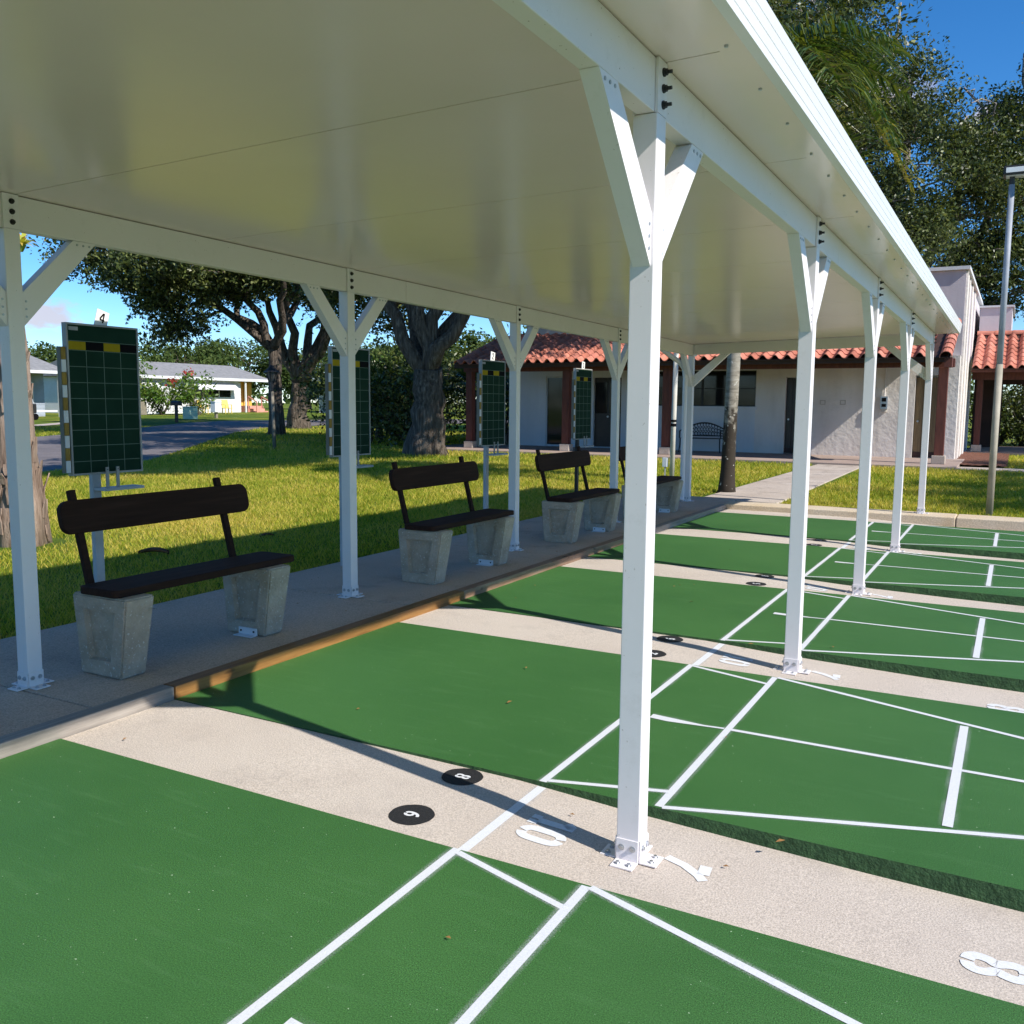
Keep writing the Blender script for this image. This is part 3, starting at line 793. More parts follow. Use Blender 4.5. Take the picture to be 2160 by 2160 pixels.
def post(x, y, z0):
    h = 0.0385
    top = sof(x, y) - BH - 0.001
    po = shp(MB().box(x - h, x + h, y - h, y + h, z0, top), 'post', MT['white'], bevel=0.0035)
    def sub(mb, name, mat, bevel=0.0):
        me = mb.mesh(name, mat, False, bevel); me.transform(Matrix.Translation(-SO)); return link(name, me, po)
    for s in (-1, 1):     # cheeks that clasp the beam
        x0, x1 = sorted((x + s * (BW / 2 + 0.001), x + s * h))
        sub(MB().box(x0, x1, y - h, y + h, top + 0.0005, sof(x, y) - 0.002), 'cheek', MT['white'])
    for s in (-1, 1):
        for i in range(3):
            zc = top + 0.030 + i * 0.046
            b = MB().cyl((x + s * (h - 0.001), y + 0.004, zc), (s, 0, 0), 0.0125, 0.006, 12)
            b.cyl((x + s * (h + 0.005), y + 0.004, zc), (s, 0, 0), 0.0095, 0.008, 6)
            if (s > 0) == (x > 0): b.cyl((x + s * (h + 0.013), y + 0.004, zc), (s, 0, 0), 0.0055, 0.014, 8)
            sub(b, 'bolt', MT['black'])
    for dx, dy in ((0, -1), (1, 0), (0, 1), (-1, 0)):     # base angles
        b = MB(); t = 0.005
        if dx == 0:
            ya, yb = sorted((y + dy * (h + 0.0005), y + dy * (h + t))); b.box(x - h + 0.001, x + h - 0.001, ya, yb, z0 + 0.0055, z0 + 0.075)
            ya, yb = sorted((y + dy * (h + 0.0005), y + dy * (h + 0.058))); b.box(x - h + 0.001, x + h - 0.001, ya, yb, z0, z0 + 0.0053)
        else:
            xa, xb = sorted((x + dx * (h + 0.0005), x + dx * (h + t))); b.box(xa, xb, y - h + 0.001, y + h - 0.001, z0 + 0.0055, z0 + 0.075)
            xa, xb = sorted((x + dx * (h + 0.0005), x + dx * (h + 0.058))); b.box(xa, xb, y - h + 0.001, y + h - 0.001, z0, z0 + 0.0053)
        sub(b, 'base_angle', MT['white'], 0.001)
        for s in (-1, 1):
            a = Vector((dx, dy, 0)); tg = Vector((-dy, dx, 0))
            c = Vector((x, y, z0 + 0.047)) + a * (h + t - 0.001) + tg * (s * 0.019)
            b = MB().cyl(c, a, 0.0105, 0.003, 14); b.cyl(c + a * 0.003, a, 0.0072, 0.006, 6); sub(b, 'bolt', MT['steel'])
            c = Vector((x, y, z0 + 0.005)) + a * (h + 0.036) + tg * (s * 0.019)
            b = MB().cyl(c, (0, 0, 1), 0.0095, 0.0025, 12); b.cyl(c + Vector((0, 0, 0.0025)), (0, 0, 1), 0.0065, 0.006, 6); sub(b, 'bolt', MT['steel'])

for i, y in enumerate(PY):
    for x in (XR, XL):
        z0 = (gutz(x) if i < 5 else 0.068) if x == XR else ZW
        post(x, y, z0 + 0.001)
        zb = sof(x, y) - BH - 0.44
        for s in (-1, 1):
            if y > 10 and s > 0: continue
            yb = y + s * 0.445
            brace((x, y + s * 0.039, zb), (x, yb, sof(x, yb) - BH - 0.001), s)
        if y > 10:
            s = 1 if x == XL else -1
            xb = x + s * 0.55
            brace((x + s * 0.039, y, zb), (xb, y, sof(xb, y) - BH + 0.009), s)
# downspout at the far corner
ds = MB().tube([(-2.86, 9.75, 2.24), (-2.85, 9.83, 2.19), (-2.78, 10.02, 2.10), (-2.70, 10.18, 2.02), (-2.66, 10.27, 1.93), (-2.65, 10.30, 1.8), (-2.65, 10.30, 0.12), (-2.65, 10.27, 0.07)], 0.034, 10)
shp(ds, 'downspout', MT['white'], smooth=False)

# ------------------------------------------------------------------ concrete benches
def make_bench():
    b = empty('concrete_bench', (-2.45, 0.565, ZW))
    O = Vector((-2.45, 0.565, ZW))
    def prt(mb, name, mat, bevel=0.0, seg=2, parent=None, smooth=False):
        me = mb.mesh(name, mat, smooth, bevel, seg); me.transform(Matrix.Translation(-O)); return link(name, me, parent or b)
    for y0 in (0.566, 1.560):
        y1 = y0 + 0.165
        z0, z1 = ZW + 0.001, 0.460
        bm = bmesh.new()
        # tapered block with a sunken panel on both broad faces, slightly irregular
        pts = [(-2.612, y0 + 0.006, z0), (-2.312, y0 + 0.006, z0), (-2.312, y1 - 0.006, z0), (-2.612, y1 - 0.006, z0),
               (-2.640, y0 - 0.006, z1), (-2.240, y0 - 0.006, z1), (-2.240, y1 + 0.006, z1), (-2.640, y1 + 0.006, z1)]
        vs = [bm.verts.new(p) for p in pts]
        fs = [bm.faces.new([vs[i] for i in f]) for f in ((0, 3, 2, 1), (4, 5, 6, 7), (0, 1, 5, 4), (1, 2, 6, 5), (2, 3, 7, 6), (3, 0, 4, 7))]
        bmesh.ops.recalc_face_normals(bm, faces=bm.faces[:])
        bmesh.ops.bevel(bm, geom=bm.edges[:], offset=0.009, segments=2, affect='EDGES')
        bm.faces.ensure_lookup_table(); bm.normal_update()
        for sg in (-1, 1):
            f = max((q for q in bm.faces if q.normal.y * sg > 0.9), key=lambda q: q.calc_area())
            bmesh.ops.inset_region(bm, faces=[f], thickness=0.095, depth=0.0)
            bmesh.ops.inset_region(bm, faces=[f], thickness=0.010, depth=-0.030)
        me = bpy.data.meshes.new('leg'); bm.to_mesh(me); bm.free(); me.materials.append(MT['agg'])
        me.transform(Matrix.Translation(-O)); link('leg', me, b)
    # metal angle at the far leg's foot
    ang = MB().box(-2.50, -2.36, 1.550, 1.5595, ZW + 0.003, ZW + 0.045); ang.box(-2.50, -2.36, 1.505, 1.5495, ZW + 0.0015, ZW + 0.006)
    a = prt(ang, 'foot_angle', MT['whitebox'], 0.0)
    bb = MB()
    for xx in (-2.48, -2.38): bb.cyl((xx, 1.5505, ZW + 0.026), (0, -1, 0), 0.006, 0.005, 8)
    prt(bb, 'bolt', MT['black'], parent=a)
    def rounded(y0, y1, w, r, n=5):
        pts = []
        for cx, cy, a0 in ((y1 - r, w - r, 0), (y0 + r, w - r, 90), (y0 + r, r, 180), (y1 - r, r, 270)):
            for i in range(n + 1):
                an = R(a0 + 90 * i / n); pts.append((cx + r * math.cos(an), cy + r * math.sin(an)))
        return pts
    # seat plank
    poly = [(-2.588 + wv, yy) for yy, wv in rounded(0.555, 1.845, 0.285, 0.035)]
    prt(MB().prism(poly, 'z', 0.4605, 0.500), 'seat', MT['seat'], 0.006)
    # back plank leaning back, and its two supports
    tilt = R(12)
    mb = MB().prism(rounded(0.545, 1.825, 0.172, 0.055), 'x', -0.019, 0.019)
    me = mb.mesh('backrest', MT['seat'], False, 0.006)
    me.transform(Matrix.Translation((-2.667, 0, 0.748)) @ Matrix.Rotation(-tilt, 4, 'Y')); me.transform(Matrix.Translation(-O)); link('backrest', me, b)
    for y in (0.645, 1.625):
        mb = MB(); mb.bar((-2.603, y, 0.470), (-2.730, y, 0.965), 0.038, 0.030, up=(1, 0, 0))
        prt(mb, 'back_support', MT['seat'], 0.004)
    return b
bench_words = ['nearest concrete bench with dark brown plank seat and backrest', 'second concrete bench with dark brown plank back, between the second and third posts',
               'third concrete bench with dark brown planks, partly in front of scoreboard one', 'farthest concrete bench at the corner, mostly hidden by the front post']
b0 = make_bench()
for i, dy in enumerate((0, 2.80, 5.25, 7.38)):
    o = b0 if i == 0 else copy_tree(b0)
    o.location = (-2.45, 0.565 + dy, ZW)
    tag(o, bench_words[i], 'bench', 'concrete benches on the walkway')

# ------------------------------------------------------------------ scoreboards
def make_board(num, y, word):
    x = -3.38
    zg = ZW
    S = 0.827; TR = Matrix.Scale(S, 4) @ Matrix.Translation((0, 0, 0.26))
    s = empty('scoreboard', (x, y, zg), label=word, cat='scoreboard', group='scoreboards on the lawn')
    def pt(mb, name, mat, parent=None, bevel=0.0):
        me = mb.mesh(name, mat, False, bevel); me.transform(TR); return link(name, me, parent or s)
    # local: +x faces the courts, y along the board, z up from the lawn
    y0, y1, z0, z1 = -0.235, 0.345, 0.878, 1.932
    bd = pt(MB().box(-0.045, -0.012, y0, y1, z0, z1), 'board', MT['board'])
    fr = MB(); t = 0.014
    fr.box(-0.050, -0.004, y0 - t, y0 - 0.0005, z0 - t, z1 + t); fr.box(-0.050, -0.004, y1 + 0.0005, y1 + t, z0 - t, z1 + t)
    fr.box(-0.050, -0.004, y0, y1, z1 + 0.0005, z1 + t); fr.box(-0.050, -0.004, y0, y1, z0 - t, z0 - 0.0005)
    pt(fr, 'frame', MT['frame'])
    w = (y1 - y0) / 4
    zs = z1 - 0.115; zh = 0.058
    for i in range(4):
        pt(MB().box(-0.0115, -0.0095, y0 + i * w + 0.003, y0 + (i + 1) * w - 0.003, zs - zh, zs), 'colour_square', MT['yellow'] if i % 2 == 0 else MT['blacksq'], bd)
    g = MB(); lw = 0.0022
    g.box(-0.0115, -0.0105, y0, y1, zs + 0.002, zs + 0.006); g.box(-0.0115, -0.0105, y0, y1, zs - zh - 0.006, zs - zh - 0.002)
    nrow = 7; zt = zs - zh - 0.006
    for i in range(1, nrow + 1):
        zz = zt - (zt - z0) * i / (nrow + 0.75); g.box(-0.0115, -0.0107, y0, y1, zz - lw, zz + lw)
    for i in range(1, 4): g.box(-0.0115, -0.0103, y0 + i * w - lw, y0 + i * w + lw, z0, zt)
    pt(g, 'grid_lines', MT['chalk'], bd)
    pt(MB().box(-0.0115, -0.0095, y0 + 0.012, y0 + 0.085, z1 - 0.038, z1 - 0.012), 'maker_plate', MT['frame'], bd)
    # number plate clipped on top, tipped over a little
    tip = {4: R(-16), 3: R(-6), 2: R(-8), 1: R(-7)}[num]
    pp = MB().box(-0.003, 0.003, -0.052, 0.052, -0.03, 0.115)
    me = pp.mesh('number_plate', MT['plate'], False, 0.0); me.transform(Matrix.Scale(S, 4))
    pl_ = link('number_plate', me, s, (-0.022 * S, 0.045 * S, (z1 + 0.008 + 0.26) * S), (tip, 0, 0))
    mb = MB()
    for st in GLY[str(num)]:
        m2 = MB(); ribbon(m2, st, 0.15, lambda a, b: 0.0, (-0.022, 0.022), (1, 0), (0, 1), 0.078)
        mb.add([(0.0046, v[0], v[1]) for v in m2.v], m2.f)
    me = mb.mesh('numeral', MT['blacksq']); me.transform(Matrix.Scale(S, 4)); link('numeral', me, pl_)
    # cue rack strip with alternating blocks beside the board
    pt(MB().box(-0.050, -0.012, y0 - 0.062, y0 - 0.020, 0.885, 1.775), 'rack_strip', MT['tan'])
    for i in range(10):
        za = 1.775 - 0.089 * i
        pt(MB().box(-0.0115, -0.004, y0 - 0.0575, y0 - 0.0245, za - 0.087, za - 0.002), 'rack_block', MT['ochre'] if i % 2 == 0 else MT['plate'])
    # post, shelf and prongs
    pt(MB().box(-0.094, -0.052, -0.052, 0.020, -0.259, 1.72), 'post', MT['black'] if num == 1 else MT['galv'], bevel=0.004)
    pt(MB().box(-0.051, 0.075, -0.045, 0.30, 0.742, 0.762), 'shelf', MT['galv'])
    for yy in (0.008, 0.098):
        pr = pt(MB().box(0.030, 0.040, yy - 0.012, yy + 0.012, 0.7625, 0.915), 'prong', MT['frame'])
        pt(MB().cyl((0.0395, yy, 0.898), (1, 0, 0), 0.004, 0.003, 8), 'bolt', MT['black'], pr)
for num, y, wd in ((4, 1.342, 'green scoreboard numbered 4 on a grey pole, nearest on the left'), (3, 3.715, 'green scoreboard half hidden behind the second walkway post'),
                   (2, 6.10, 'green scoreboard numbered 2, just left of the third walkway post'), (1, 8.42, 'farthest green scoreboard numbered 1 on a black pole')):
    make_board(num, y, wd)

# ------------------------------------------------------------------ clubhouse
ch = empty('clubhouse', (-6.5, 24.2, 0), label='white stucco clubhouse with red clay tile porch roof and red brown posts', cat='building')
CO = Vector((-6.5, 24.2, 0))
def cp(mb, name, mat, parent=None, bevel=0.0, label=None):
    me = mb.mesh(name, mat, False, bevel); me.transform(Matrix.Translation(-CO))
    o = link(name, me, parent or ch)
    if label: o['label'] = label
    return o
ZP = 0.085
porch = MB().box(-14.6, 0.35, 20.62, 24.4, -0.1, ZP).build('porch_floor', MT['porch'], bevel=0.01)
tag(porch, 'reddish concrete porch floor along the clubhouse', 'porch', kind='structure')
wk = MB().box(0.354, 6.0, 20.7, 21.5, -0.1, 0.05).build('side_walk', MT['path'], bevel=0.01)
tag(wk, 'pale concrete walk past the right end of the porch', 'walk', kind='structure')
# front wall in bays round the openings
Y0, Y1, ZT = 24.2, 24.4, 2.75
def wall(x0, x1, z0, z1, mat='stucco', name='wall'): return cp(MB().box(x0, x1, Y0, Y1, z0, z1), name, MT[mat])
wall(-12.9, -11.78, ZP, ZT, 'stucco_smooth')
wall(-11.78, -11.0, 2.30, ZT, 'stucco_smooth'); wall(-11.0, -10.12, ZP, ZT, 'stucco_smooth')
wall(-10.12, -9.2, 2.25, ZT, 'stucco_smooth'); wall(-9.2, -8.25, ZP, ZT, 'stucco_smooth')
wall(-8.25, -5.1, ZP, 1.40, 'stucco_smooth'); wall(-8.25, -5.1, 2.42, ZT, 'stucco_smooth')
wall(-5.1, -4.27, ZP, ZT, 'stucco'); wall(-4.27, -3.57, 2.22, ZT, 'stucco'); wall(-3.57, -0.92, ZP, ZT, 'stucco')
wall(-0.92, -0.14, 2.25, ZT, 'stucco')
cp(MB().box(-0.14, 0.11, 24.12, 24.5, ZP - 0.15, 2.75), 'corner_pier', MT['stucco'])
# glass slider, doors
sl = cp(MB().box(-11.775, -11.735, 24.22, 24.27, ZP, 2.30).box(-11.045, -11.005, 24.22, 24.27, ZP, 2.30).box(-11.735, -11.045, 24.22, 24.27, 2.25, 2.298).box(-11.735, -11.045, 24.22, 24.27, ZP, ZP + 0.06), 'glass_door', MT['winframe'])
cp(MB().box(-11.735, -11.045, 24.24, 24.255, ZP + 0.06, 2.25), 'pane', MT['glass'], sl)
d1 = cp(MB().box(-10.115, -9.205, 24.30, 24.36, ZP + 0.03, 2.245), 'door', MT['doordark'], label='dark brown entrance door')
cp(MB().box(-10.09, -9.70, 24.285, 24.2995, 1.15, 2.1).box(-9.62, -9.23, 24.285, 24.2995, 1.15, 2.1), 'pane', MT['glass'], d1)
cp(MB().cyl((-9.66, 24.30, 1.05), (0, -1, 0), 0.03, 0.05, 8), 'door_knob', MT['steel'], d1)
cp(MB().box(-10.115, -9.205, 24.20, 24.30, ZP, ZP + 0.03), 'threshold', MT['winframe'], d1)
def plank_door(x0, x1, mat, lab):
    d = cp(MB().box(x0, x1, 24.345, 24.38, ZP + 0.02, 2.2), 'door', MT['darkbrown'], label=lab)
    n = int(round((x1 - x0) / 0.18)); w = (x1 - x0) / n
    for i in range(n): cp(MB().box(x0 + i * w + 0.004, x0 + (i + 1) * w - 0.004, 24.32, 24.3448, ZP + 0.16, 2.195), 'plank', mat, d)
    cp(MB().box(x0, x1, 24.31, 24.3445, ZP + 0.02, ZP + 0.155), 'kick_plate', MT['darkbrown'], d)
    cp(MB().cyl((x0 + 0.09, 24.32, 1.05), (0, -1, 0), 0.028, 0.05, 8), 'door_knob', MT['steel'], d)
plank_door(-4.265, -3.575, MT['doordark'], 'dark brown plank door')
plank_door(-0.915, -0.145, MT['door'], 'tan plank door beside the corner pier')
# window band
for i in range(4):
    x0 = -8.25 + i * 0.7875; x1 = x0 + 0.7875
    wf = cp(MB().box(x0, x0 + 0.03, 24.24, 24.30, 1.401, 2.42).box(x1 - 0.03, x1, 24.24, 24.30, 1.401, 2.42).box(x0 + 0.03, x1 - 0.03, 24.24, 24.30, 2.39, 2.42).box(x0 + 0.03, x1 - 0.03, 24.24, 24.30, 1.401, 1.43).box(x0 + 0.03, x1 - 0.03, 24.25, 24.29, 1.90, 1.925), 'window', MT['blackiron'])
    cp(MB().box(x0 + 0.03, x1 - 0.03, 24.262, 24.27, 1.43, 1.90).box(x0 + 0.03, x1 - 0.03, 24.264, 24.272, 1.925, 2.39), 'pane', MT['glass'], wf)
cp(MB().box(-8.3, -5.05, 24.15, 24.199, 1.31, 1.395), 'sill', MT['stucco_smooth'], bevel=0.005)
cp(MB().box(-8.22, -7.4, 24.55, 24.57, 1.4, 2.4), 'blind', MT['blind'])
# small plaster emblems, conduit and meter
for xx in (-3.25, -2.72):
    e = MB(); e.box(xx - 0.07, xx + 0.07, 24.185, 24.199, 1.47, 1.485); e.box(xx - 0.07, xx + 0.07, 24.185, 24.199, 1.575, 1.59)
    e.box(xx - 0.07, xx - 0.055, 24.185, 24.199, 1.486, 1.574); e.box(xx + 0.055, xx + 0.07, 24.187, 24.199, 1.486, 1.574)
    cp(e, 'wall_plaque', MT['path'])
mt = cp(MB().box(-1.75, -1.57, 24.08, 24.198, 1.36, 1.70), 'meter_box', MT['steel'], bevel=0.006)
cp(MB().box(-1.715, -1.605, 24.068, 24.079, 1.56, 1.66).box(-1.715, -1.605, 24.068, 24.079, 1.42, 1.50), 'meter_window', MT['blacksq'], mt)
cp(MB().tube([(-1.66, 24.17, 1.70), (-1.66, 24.17, 2.62)], 0.016, 8), 'conduit', MT['stucco'], mt)
cp(MB().box(-1.72, -1.60, 24.10, 24.198, 1.29, 1.355), 'meter_lamp', MT['polew'], mt)
# porch posts on plinths, beam, fascia, soffit
YPST = 21.75
for xx in (-13.1, -9.88, -6.88, -3.22, -0.10):
    ps = cp(MB().box(xx - 0.105, xx + 0.105, YPST - 0.105, YPST + 0.105, ZP + 0.20, 2.36), 'porch_post', MT['redwood'], bevel=0.008)
    cp(MB().box(xx - 0.15, xx + 0.15, YPST - 0.15, YPST + 0.15, ZP, ZP + 0.199), 'plinth', MT['path'], ps, 0.012)
cp(MB().box(-13.3, 0.13, YPST - 0.09, YPST + 0.09, 2.361, 2.56), 'porch_beam', MT['redwood'], bevel=0.006)
EY, EZ, TY, TZ_ = 21.12, 2.57, 24.2, 3.60
sl_ = (TZ_ - EZ) / (TY - EY)
cp(MB().box(-13.35, 0.02, EY + 0.10, EY + 0.14, 2.46, 2.61), 'fascia_board', MT['darkbrown'])
for i in range(23):
    xx = -13.2 + i * 0.6
    cp(MB().hexa([(xx - 0.04, EY + 0.141, 2.48), (xx + 0.04, EY + 0.141, 2.48), (xx + 0.04, 24.19, 2.48 + 3.05 * sl_), (xx - 0.04, 24.19, 2.48 + 3.05 * sl_),
                  (xx - 0.04, EY + 0.141, 2.565), (xx + 0.04, EY + 0.141, 2.565), (xx + 0.04, 24.19, 2.565 + 3.05 * sl_), (xx - 0.04, 24.19, 2.565 + 3.05 * sl_)]), 'rafter', MT['darkbrown'])
tile_mesh = None
def tile_mesh_make():
    # S-shaped clay pan: barrel and trough, 0.25 wide, 0.42 long, with thickness and an open front lip
    prof = []
    n = 9
    for i in range(n):
        t = i / (n - 1); prof.append((0.185 * t, 0.086 * math.sin(math.pi * t)))
    for i in range(1, 6):
        t = i / 5; prof.append((0.185 + 0.125 * t, -0.022 * math.sin(math.pi * t)))
    mb = MB(); m = len(prof); th = 0.018; L = 0.43
    V = []
    for y in (0, L):
        for x, z in prof: V.append((x, y, z + th))
    for y in (0, L):
        for x, z in prof: V.append((x, y, z))
    F = []
    for i in range(m - 1):
        F.append((i, i + 1, m + i + 1, m + i)); F.append((2 * m + i, 3 * m + i, 3 * m + i + 1, 2 * m + i + 1)); F.append((i, 2 * m + i, 2 * m + i + 1, i + 1))
    mb.add(V, F)
    return mb.mesh('tile', MT['clay'])
TILE = tile_mesh_make()
def tile_roof(root, x0, x1, ey, ez, ty, tz_, nparts):
    ang = math.atan2(tz_ - ez, ty - ey); L = math.hypot(tz_ - ez, ty - ey)
    expo = 0.345; rows = int(L / expo); cols = int((x1 - x0) / 0.30)
    rest_v, rest_f = [], []
    tv = [v.co.copy() for v in TILE.vertices]; tf = [tuple(p.vertices) for p in TILE.polygons]
    k = 0
    for r in range(rows):
        for c in range(cols):
            d = r * expo + random.uniform(-.006, .006)
            loc = Vector((x0 + c * 0.30 + random.uniform(-.004, .004), ey + d * math.cos(ang), ez + d * math.sin(ang) + 0.012))
            rot = (ang - R(3.6) + random.uniform(-.012, .012), random.uniform(-.012, .012), random.uniform(-.008, .008))
            if k < nparts:
                link('tile', TILE, root, loc - CO, rot)
            else:
                mtx = Matrix.Translation(loc) @ Matrix.Rotation(rot[0], 4, 'X')
                o = len(rest_v); rest_v += [tuple(mtx @ v) for v in tv]; rest_f += [tuple(i + o for i in f) for f in tf]
            k += 1
    if rest_v:
        o = cp(MB().add(rest_v, rest_f), 'tile_field', MT['clay'], root); o['kind'] = 'stuff'
def deck(x0, x1, ey, ez, ty, tz_):
    return cp(MB().hexa([(x0, ey, ez - 0.03), (x1, ey, ez - 0.03), (x1, ty - 0.005, tz_ - 0.03), (x0, ty - 0.005, tz_ - 0.03), (x0, ey, ez), (x1, ey, ez), (x1, ty - 0.005, tz_), (x0, ty - 0.005, tz_)]), 'roof', MT['darkbrown'])
rf = deck(-13.3, 0.0, EY, EZ, TY, TZ_)
tile_roof(rf, -13.28, -0.14, EY - 0.05, EZ, TY, TZ_, 300)
# barrel rake tiles along the right edge
def barrel(rad, L, n=9):
    mb = MB(); V = []; th = 0.014
    for rr in (rad, rad - th):
        for y, k in ((0, 1.0), (L, 0.9)):
            for i in range(n):
                a = math.pi * i / (n - 1) * 1.1 - 0.157; V.append((rr * k * math.cos(a), y, rr * k * math.sin(a)))
    F = []
    for i in range(n - 1):
        F += [(i, i + 1, n + i + 1, n + i), (2 * n + i, 3 * n + i, 3 * n + i + 1, 2 * n + i + 1), (i, 2 * n + i, 2 * n + i + 1, i + 1)]
    mb.add(V, F); return mb.mesh('rake_tile', MT['clay'])
BAR = barrel(0.135, 0.46)
ang = math.atan2(TZ_ - EZ, TY - EY)
for i in range(8):
    d = -0.08 + i * 0.405
    link('rake_tile', BAR, rf, Vector((-0.035, EY + d * math.cos(ang), EZ + 0.02 + d * math.sin(ang))) - CO, (ang - R(2), 0, 0))
cp(MB().box(-0.06, 0.10, EY + 0.02, EY + 0.42, 2.34, 2.56), 'rafter_end', MT['redwood'])
# tall parapet block behind the roof
cp(MB().box(-12.6, 0.11, 24.42, 40.0, 2.76, 4.93), 'upper_wall', MT['stucco_lilac'])
cp(MB().box(-12.7, 0.20, 24.32, 40.1, 4.931, 5.02), 'parapet_cap', MT['stucco_smooth'])
cp(MB().box(-12.6, 0.111, 24.41, 24.419, 2.76, 4.92), 'upper_render', MT['stucco_lilac'])
cp(MB().box(-12.9, -0.145, 24.405, 31.0, ZP - 0.1, 2.755), 'core_wall', MT['stucco_smooth'])
cp(MB().box(-0.14, 0.108, 24.505, 31.0, -0.1, 2.755), 'side_wall', MT['stucco'])
for yy, w, d in ((24.52, 0.10, 0.05), (25.1, 0.30, 0.035), (26.1, 0.35, 0.03), (27.6, 0.5, 0.03), (29.4, 0.5, 0.03)):  # raised strips standing in for vertical streaks of sunlight on the side wall
    cp(MB().box(0.1105, 0.11 + d, yy, yy + w, -0.05, 4.93), 'light_streak_rib', MT['stucco'], bevel=0.006)
# right wing: porch, tile roof, low block
cp(MB().box(0.24, 1.14, 31.0, 34.5, 2.5, 4.57), 'wing_block', MT['stucco_lilac'])
cp(MB().box(0.21, 1.20, 30.94, 34.6, 4.571, 4.63), 'parapet_cap', MT['stucco_smooth'])
W_EY, W_EZ, W_TY, W_TZ = 28.35, 2.56, 31.0, 3.72
rf2 = deck(0.20, 5.4, W_EY, W_EZ, W_TY, W_TZ)
tile_roof(rf2, 0.22, 5.3, W_EY - 0.05, W_EZ, W_TY, W_TZ, 200)
RID = barrel(0.12, 0.5)
for i in range(10): link('ridge_tile', RID, rf2, Vector((0.2 + i * 0.5, 30.98, 3.73)) - CO, (0, 0, -math.pi / 2))
cp(MB().box(0.20, 5.4, W_EY + 0.06, W_EY + 0.10, 2.46, 2.56), 'fascia_board', MT['redwood'])
cp(MB().box(0.20, 5.4, 29.22, 29.40, 2.26, 2.50), 'porch_beam', MT['redwood'])
for xx in (0.43, 3.4):
    ps = cp(MB().box(xx - 0.09, xx + 0.09, 29.22, 29.40, 0.29, 2.259), 'porch_post', MT['redwood'], bevel=0.008)
    cp(MB().box(xx - 0.14, xx + 0.14, 29.17, 29.45, 0.09, 0.289), 'plinth', MT['path'], ps, 0.012)
cp(MB().box(0.13, 5.4, 28.9, 34.0, -0.05, 0.088), 'wing_floor', MT['porch'])
cp(MB().box(0.13, 1.00, 33.0, 33.2, 0.089, 2.9), 'wing_wall', MT['darkbrown'])
cp(MB().box(1.55, 5.4, 33.0, 33.2, 2.15, 2.9), 'wing_wall', MT['darkbrown'])
cp(MB().box(1.00, 1.55, 33.0, 33.2, 2.20, 2.9), 'wing_wall', MT['darkbrown'])
cp(MB().box(0.2, 5.4, 29.5, 33.2, 2.905, 2.95), 'wing_ceiling', MT['darkbrown'])
mulch = npmesh('mulch_bed', *(lambda: (
    np.stack([a.ravel() for a in (np.meshgrid(np.linspace(0.12, 1.35, 16), np.linspace(22.0, 28.85, 60), indexing='ij') + [0.055 + 0.03 * rng.random((16, 60))])], -1),
    np.stack([np.arange(16 * 60).reshape(16, 60)[:-1, :-1].ravel(), np.arange(16 * 60).reshape(16, 60)[1:, :-1].ravel(), np.arange(16 * 60).reshape(16, 60)[1:, 1:].ravel(), np.arange(16 * 60).reshape(16, 60)[:-1, 1:].ravel()], -1)))(), MT['mulch'])
tag(mulch, 'red bark mulch bed at the foot of the white side wall', 'mulch', kind='stuff')

# ------------------------------------------------------------------ iron bench on the porch
ib = empty('iron_bench', (-6.42, 23.55, ZP), label='black cast iron bench with arched back on the clubhouse porch', cat='bench')
mb = MB()
for i in range(5): mb.bar((-0.58, -0.22 + i * 0.09, 0.40), (0.58, -0.22 + i * 0.09, 0.40), 0.06, 0.02)
link('seat', mb.mesh('seat', MT['blackiron']), ib)
mb = MB()
arch = [(-0.58 + 1.16 * i / 16, 0.20, 0.66 + 0.18 * math.sin(math.pi * i / 16)) for i in range(17)]
mb.tube(arch, 0.020, 6); mb.tube([(-0.58, 0.20, 0.47), (0.58, 0.20, 0.47)], 0.017, 6); mb.tube([(-0.58, 0.2, 0.40), (-0.58, 0.2, 0.66)], 0.02, 6); mb.tube([(0.58, 0.2, 0.40), (0.58, 0.2, 0.66)], 0.02, 6)
for i in range(13):
    cx = -0.50 + i * 0.083; hh = 0.66 + 0.18 * math.sin(math.pi * (cx + 0.58) / 1.16)
    for j in range(3):
        cz = 0.47 + (hh - 0.47) * (j + 0.5) / 3; rr = 0.045
        mb.tube([(cx + rr * math.cos(a), 0.20, cz + rr * 1.1 * math.sin(a)) for a in np.linspace(0, 5.2, 8)], 0.010, 4)
link('backrest', mb.mesh('backrest', MT['blackiron']), ib)
for s in (-1, 1):
    link('arm', MB().tube([(0.58 * s, 0.20, 0.60), (0.60 * s, -0.05, 0.63), (0.60 * s, -0.24, 0.60), (0.60 * s, -0.24, 0.40)], 0.018, 6).mesh('arm', MT['blackiron']), ib)
    for yy in (-0.24, 0.20): link('leg', MB().tube([(0.58 * s, yy, 0.40), (0.58 * s, yy, 0.2), (0.60 * s, yy * 1.15, 0.0)], 0.022, 6).mesh('leg', MT['blackiron']), ib)

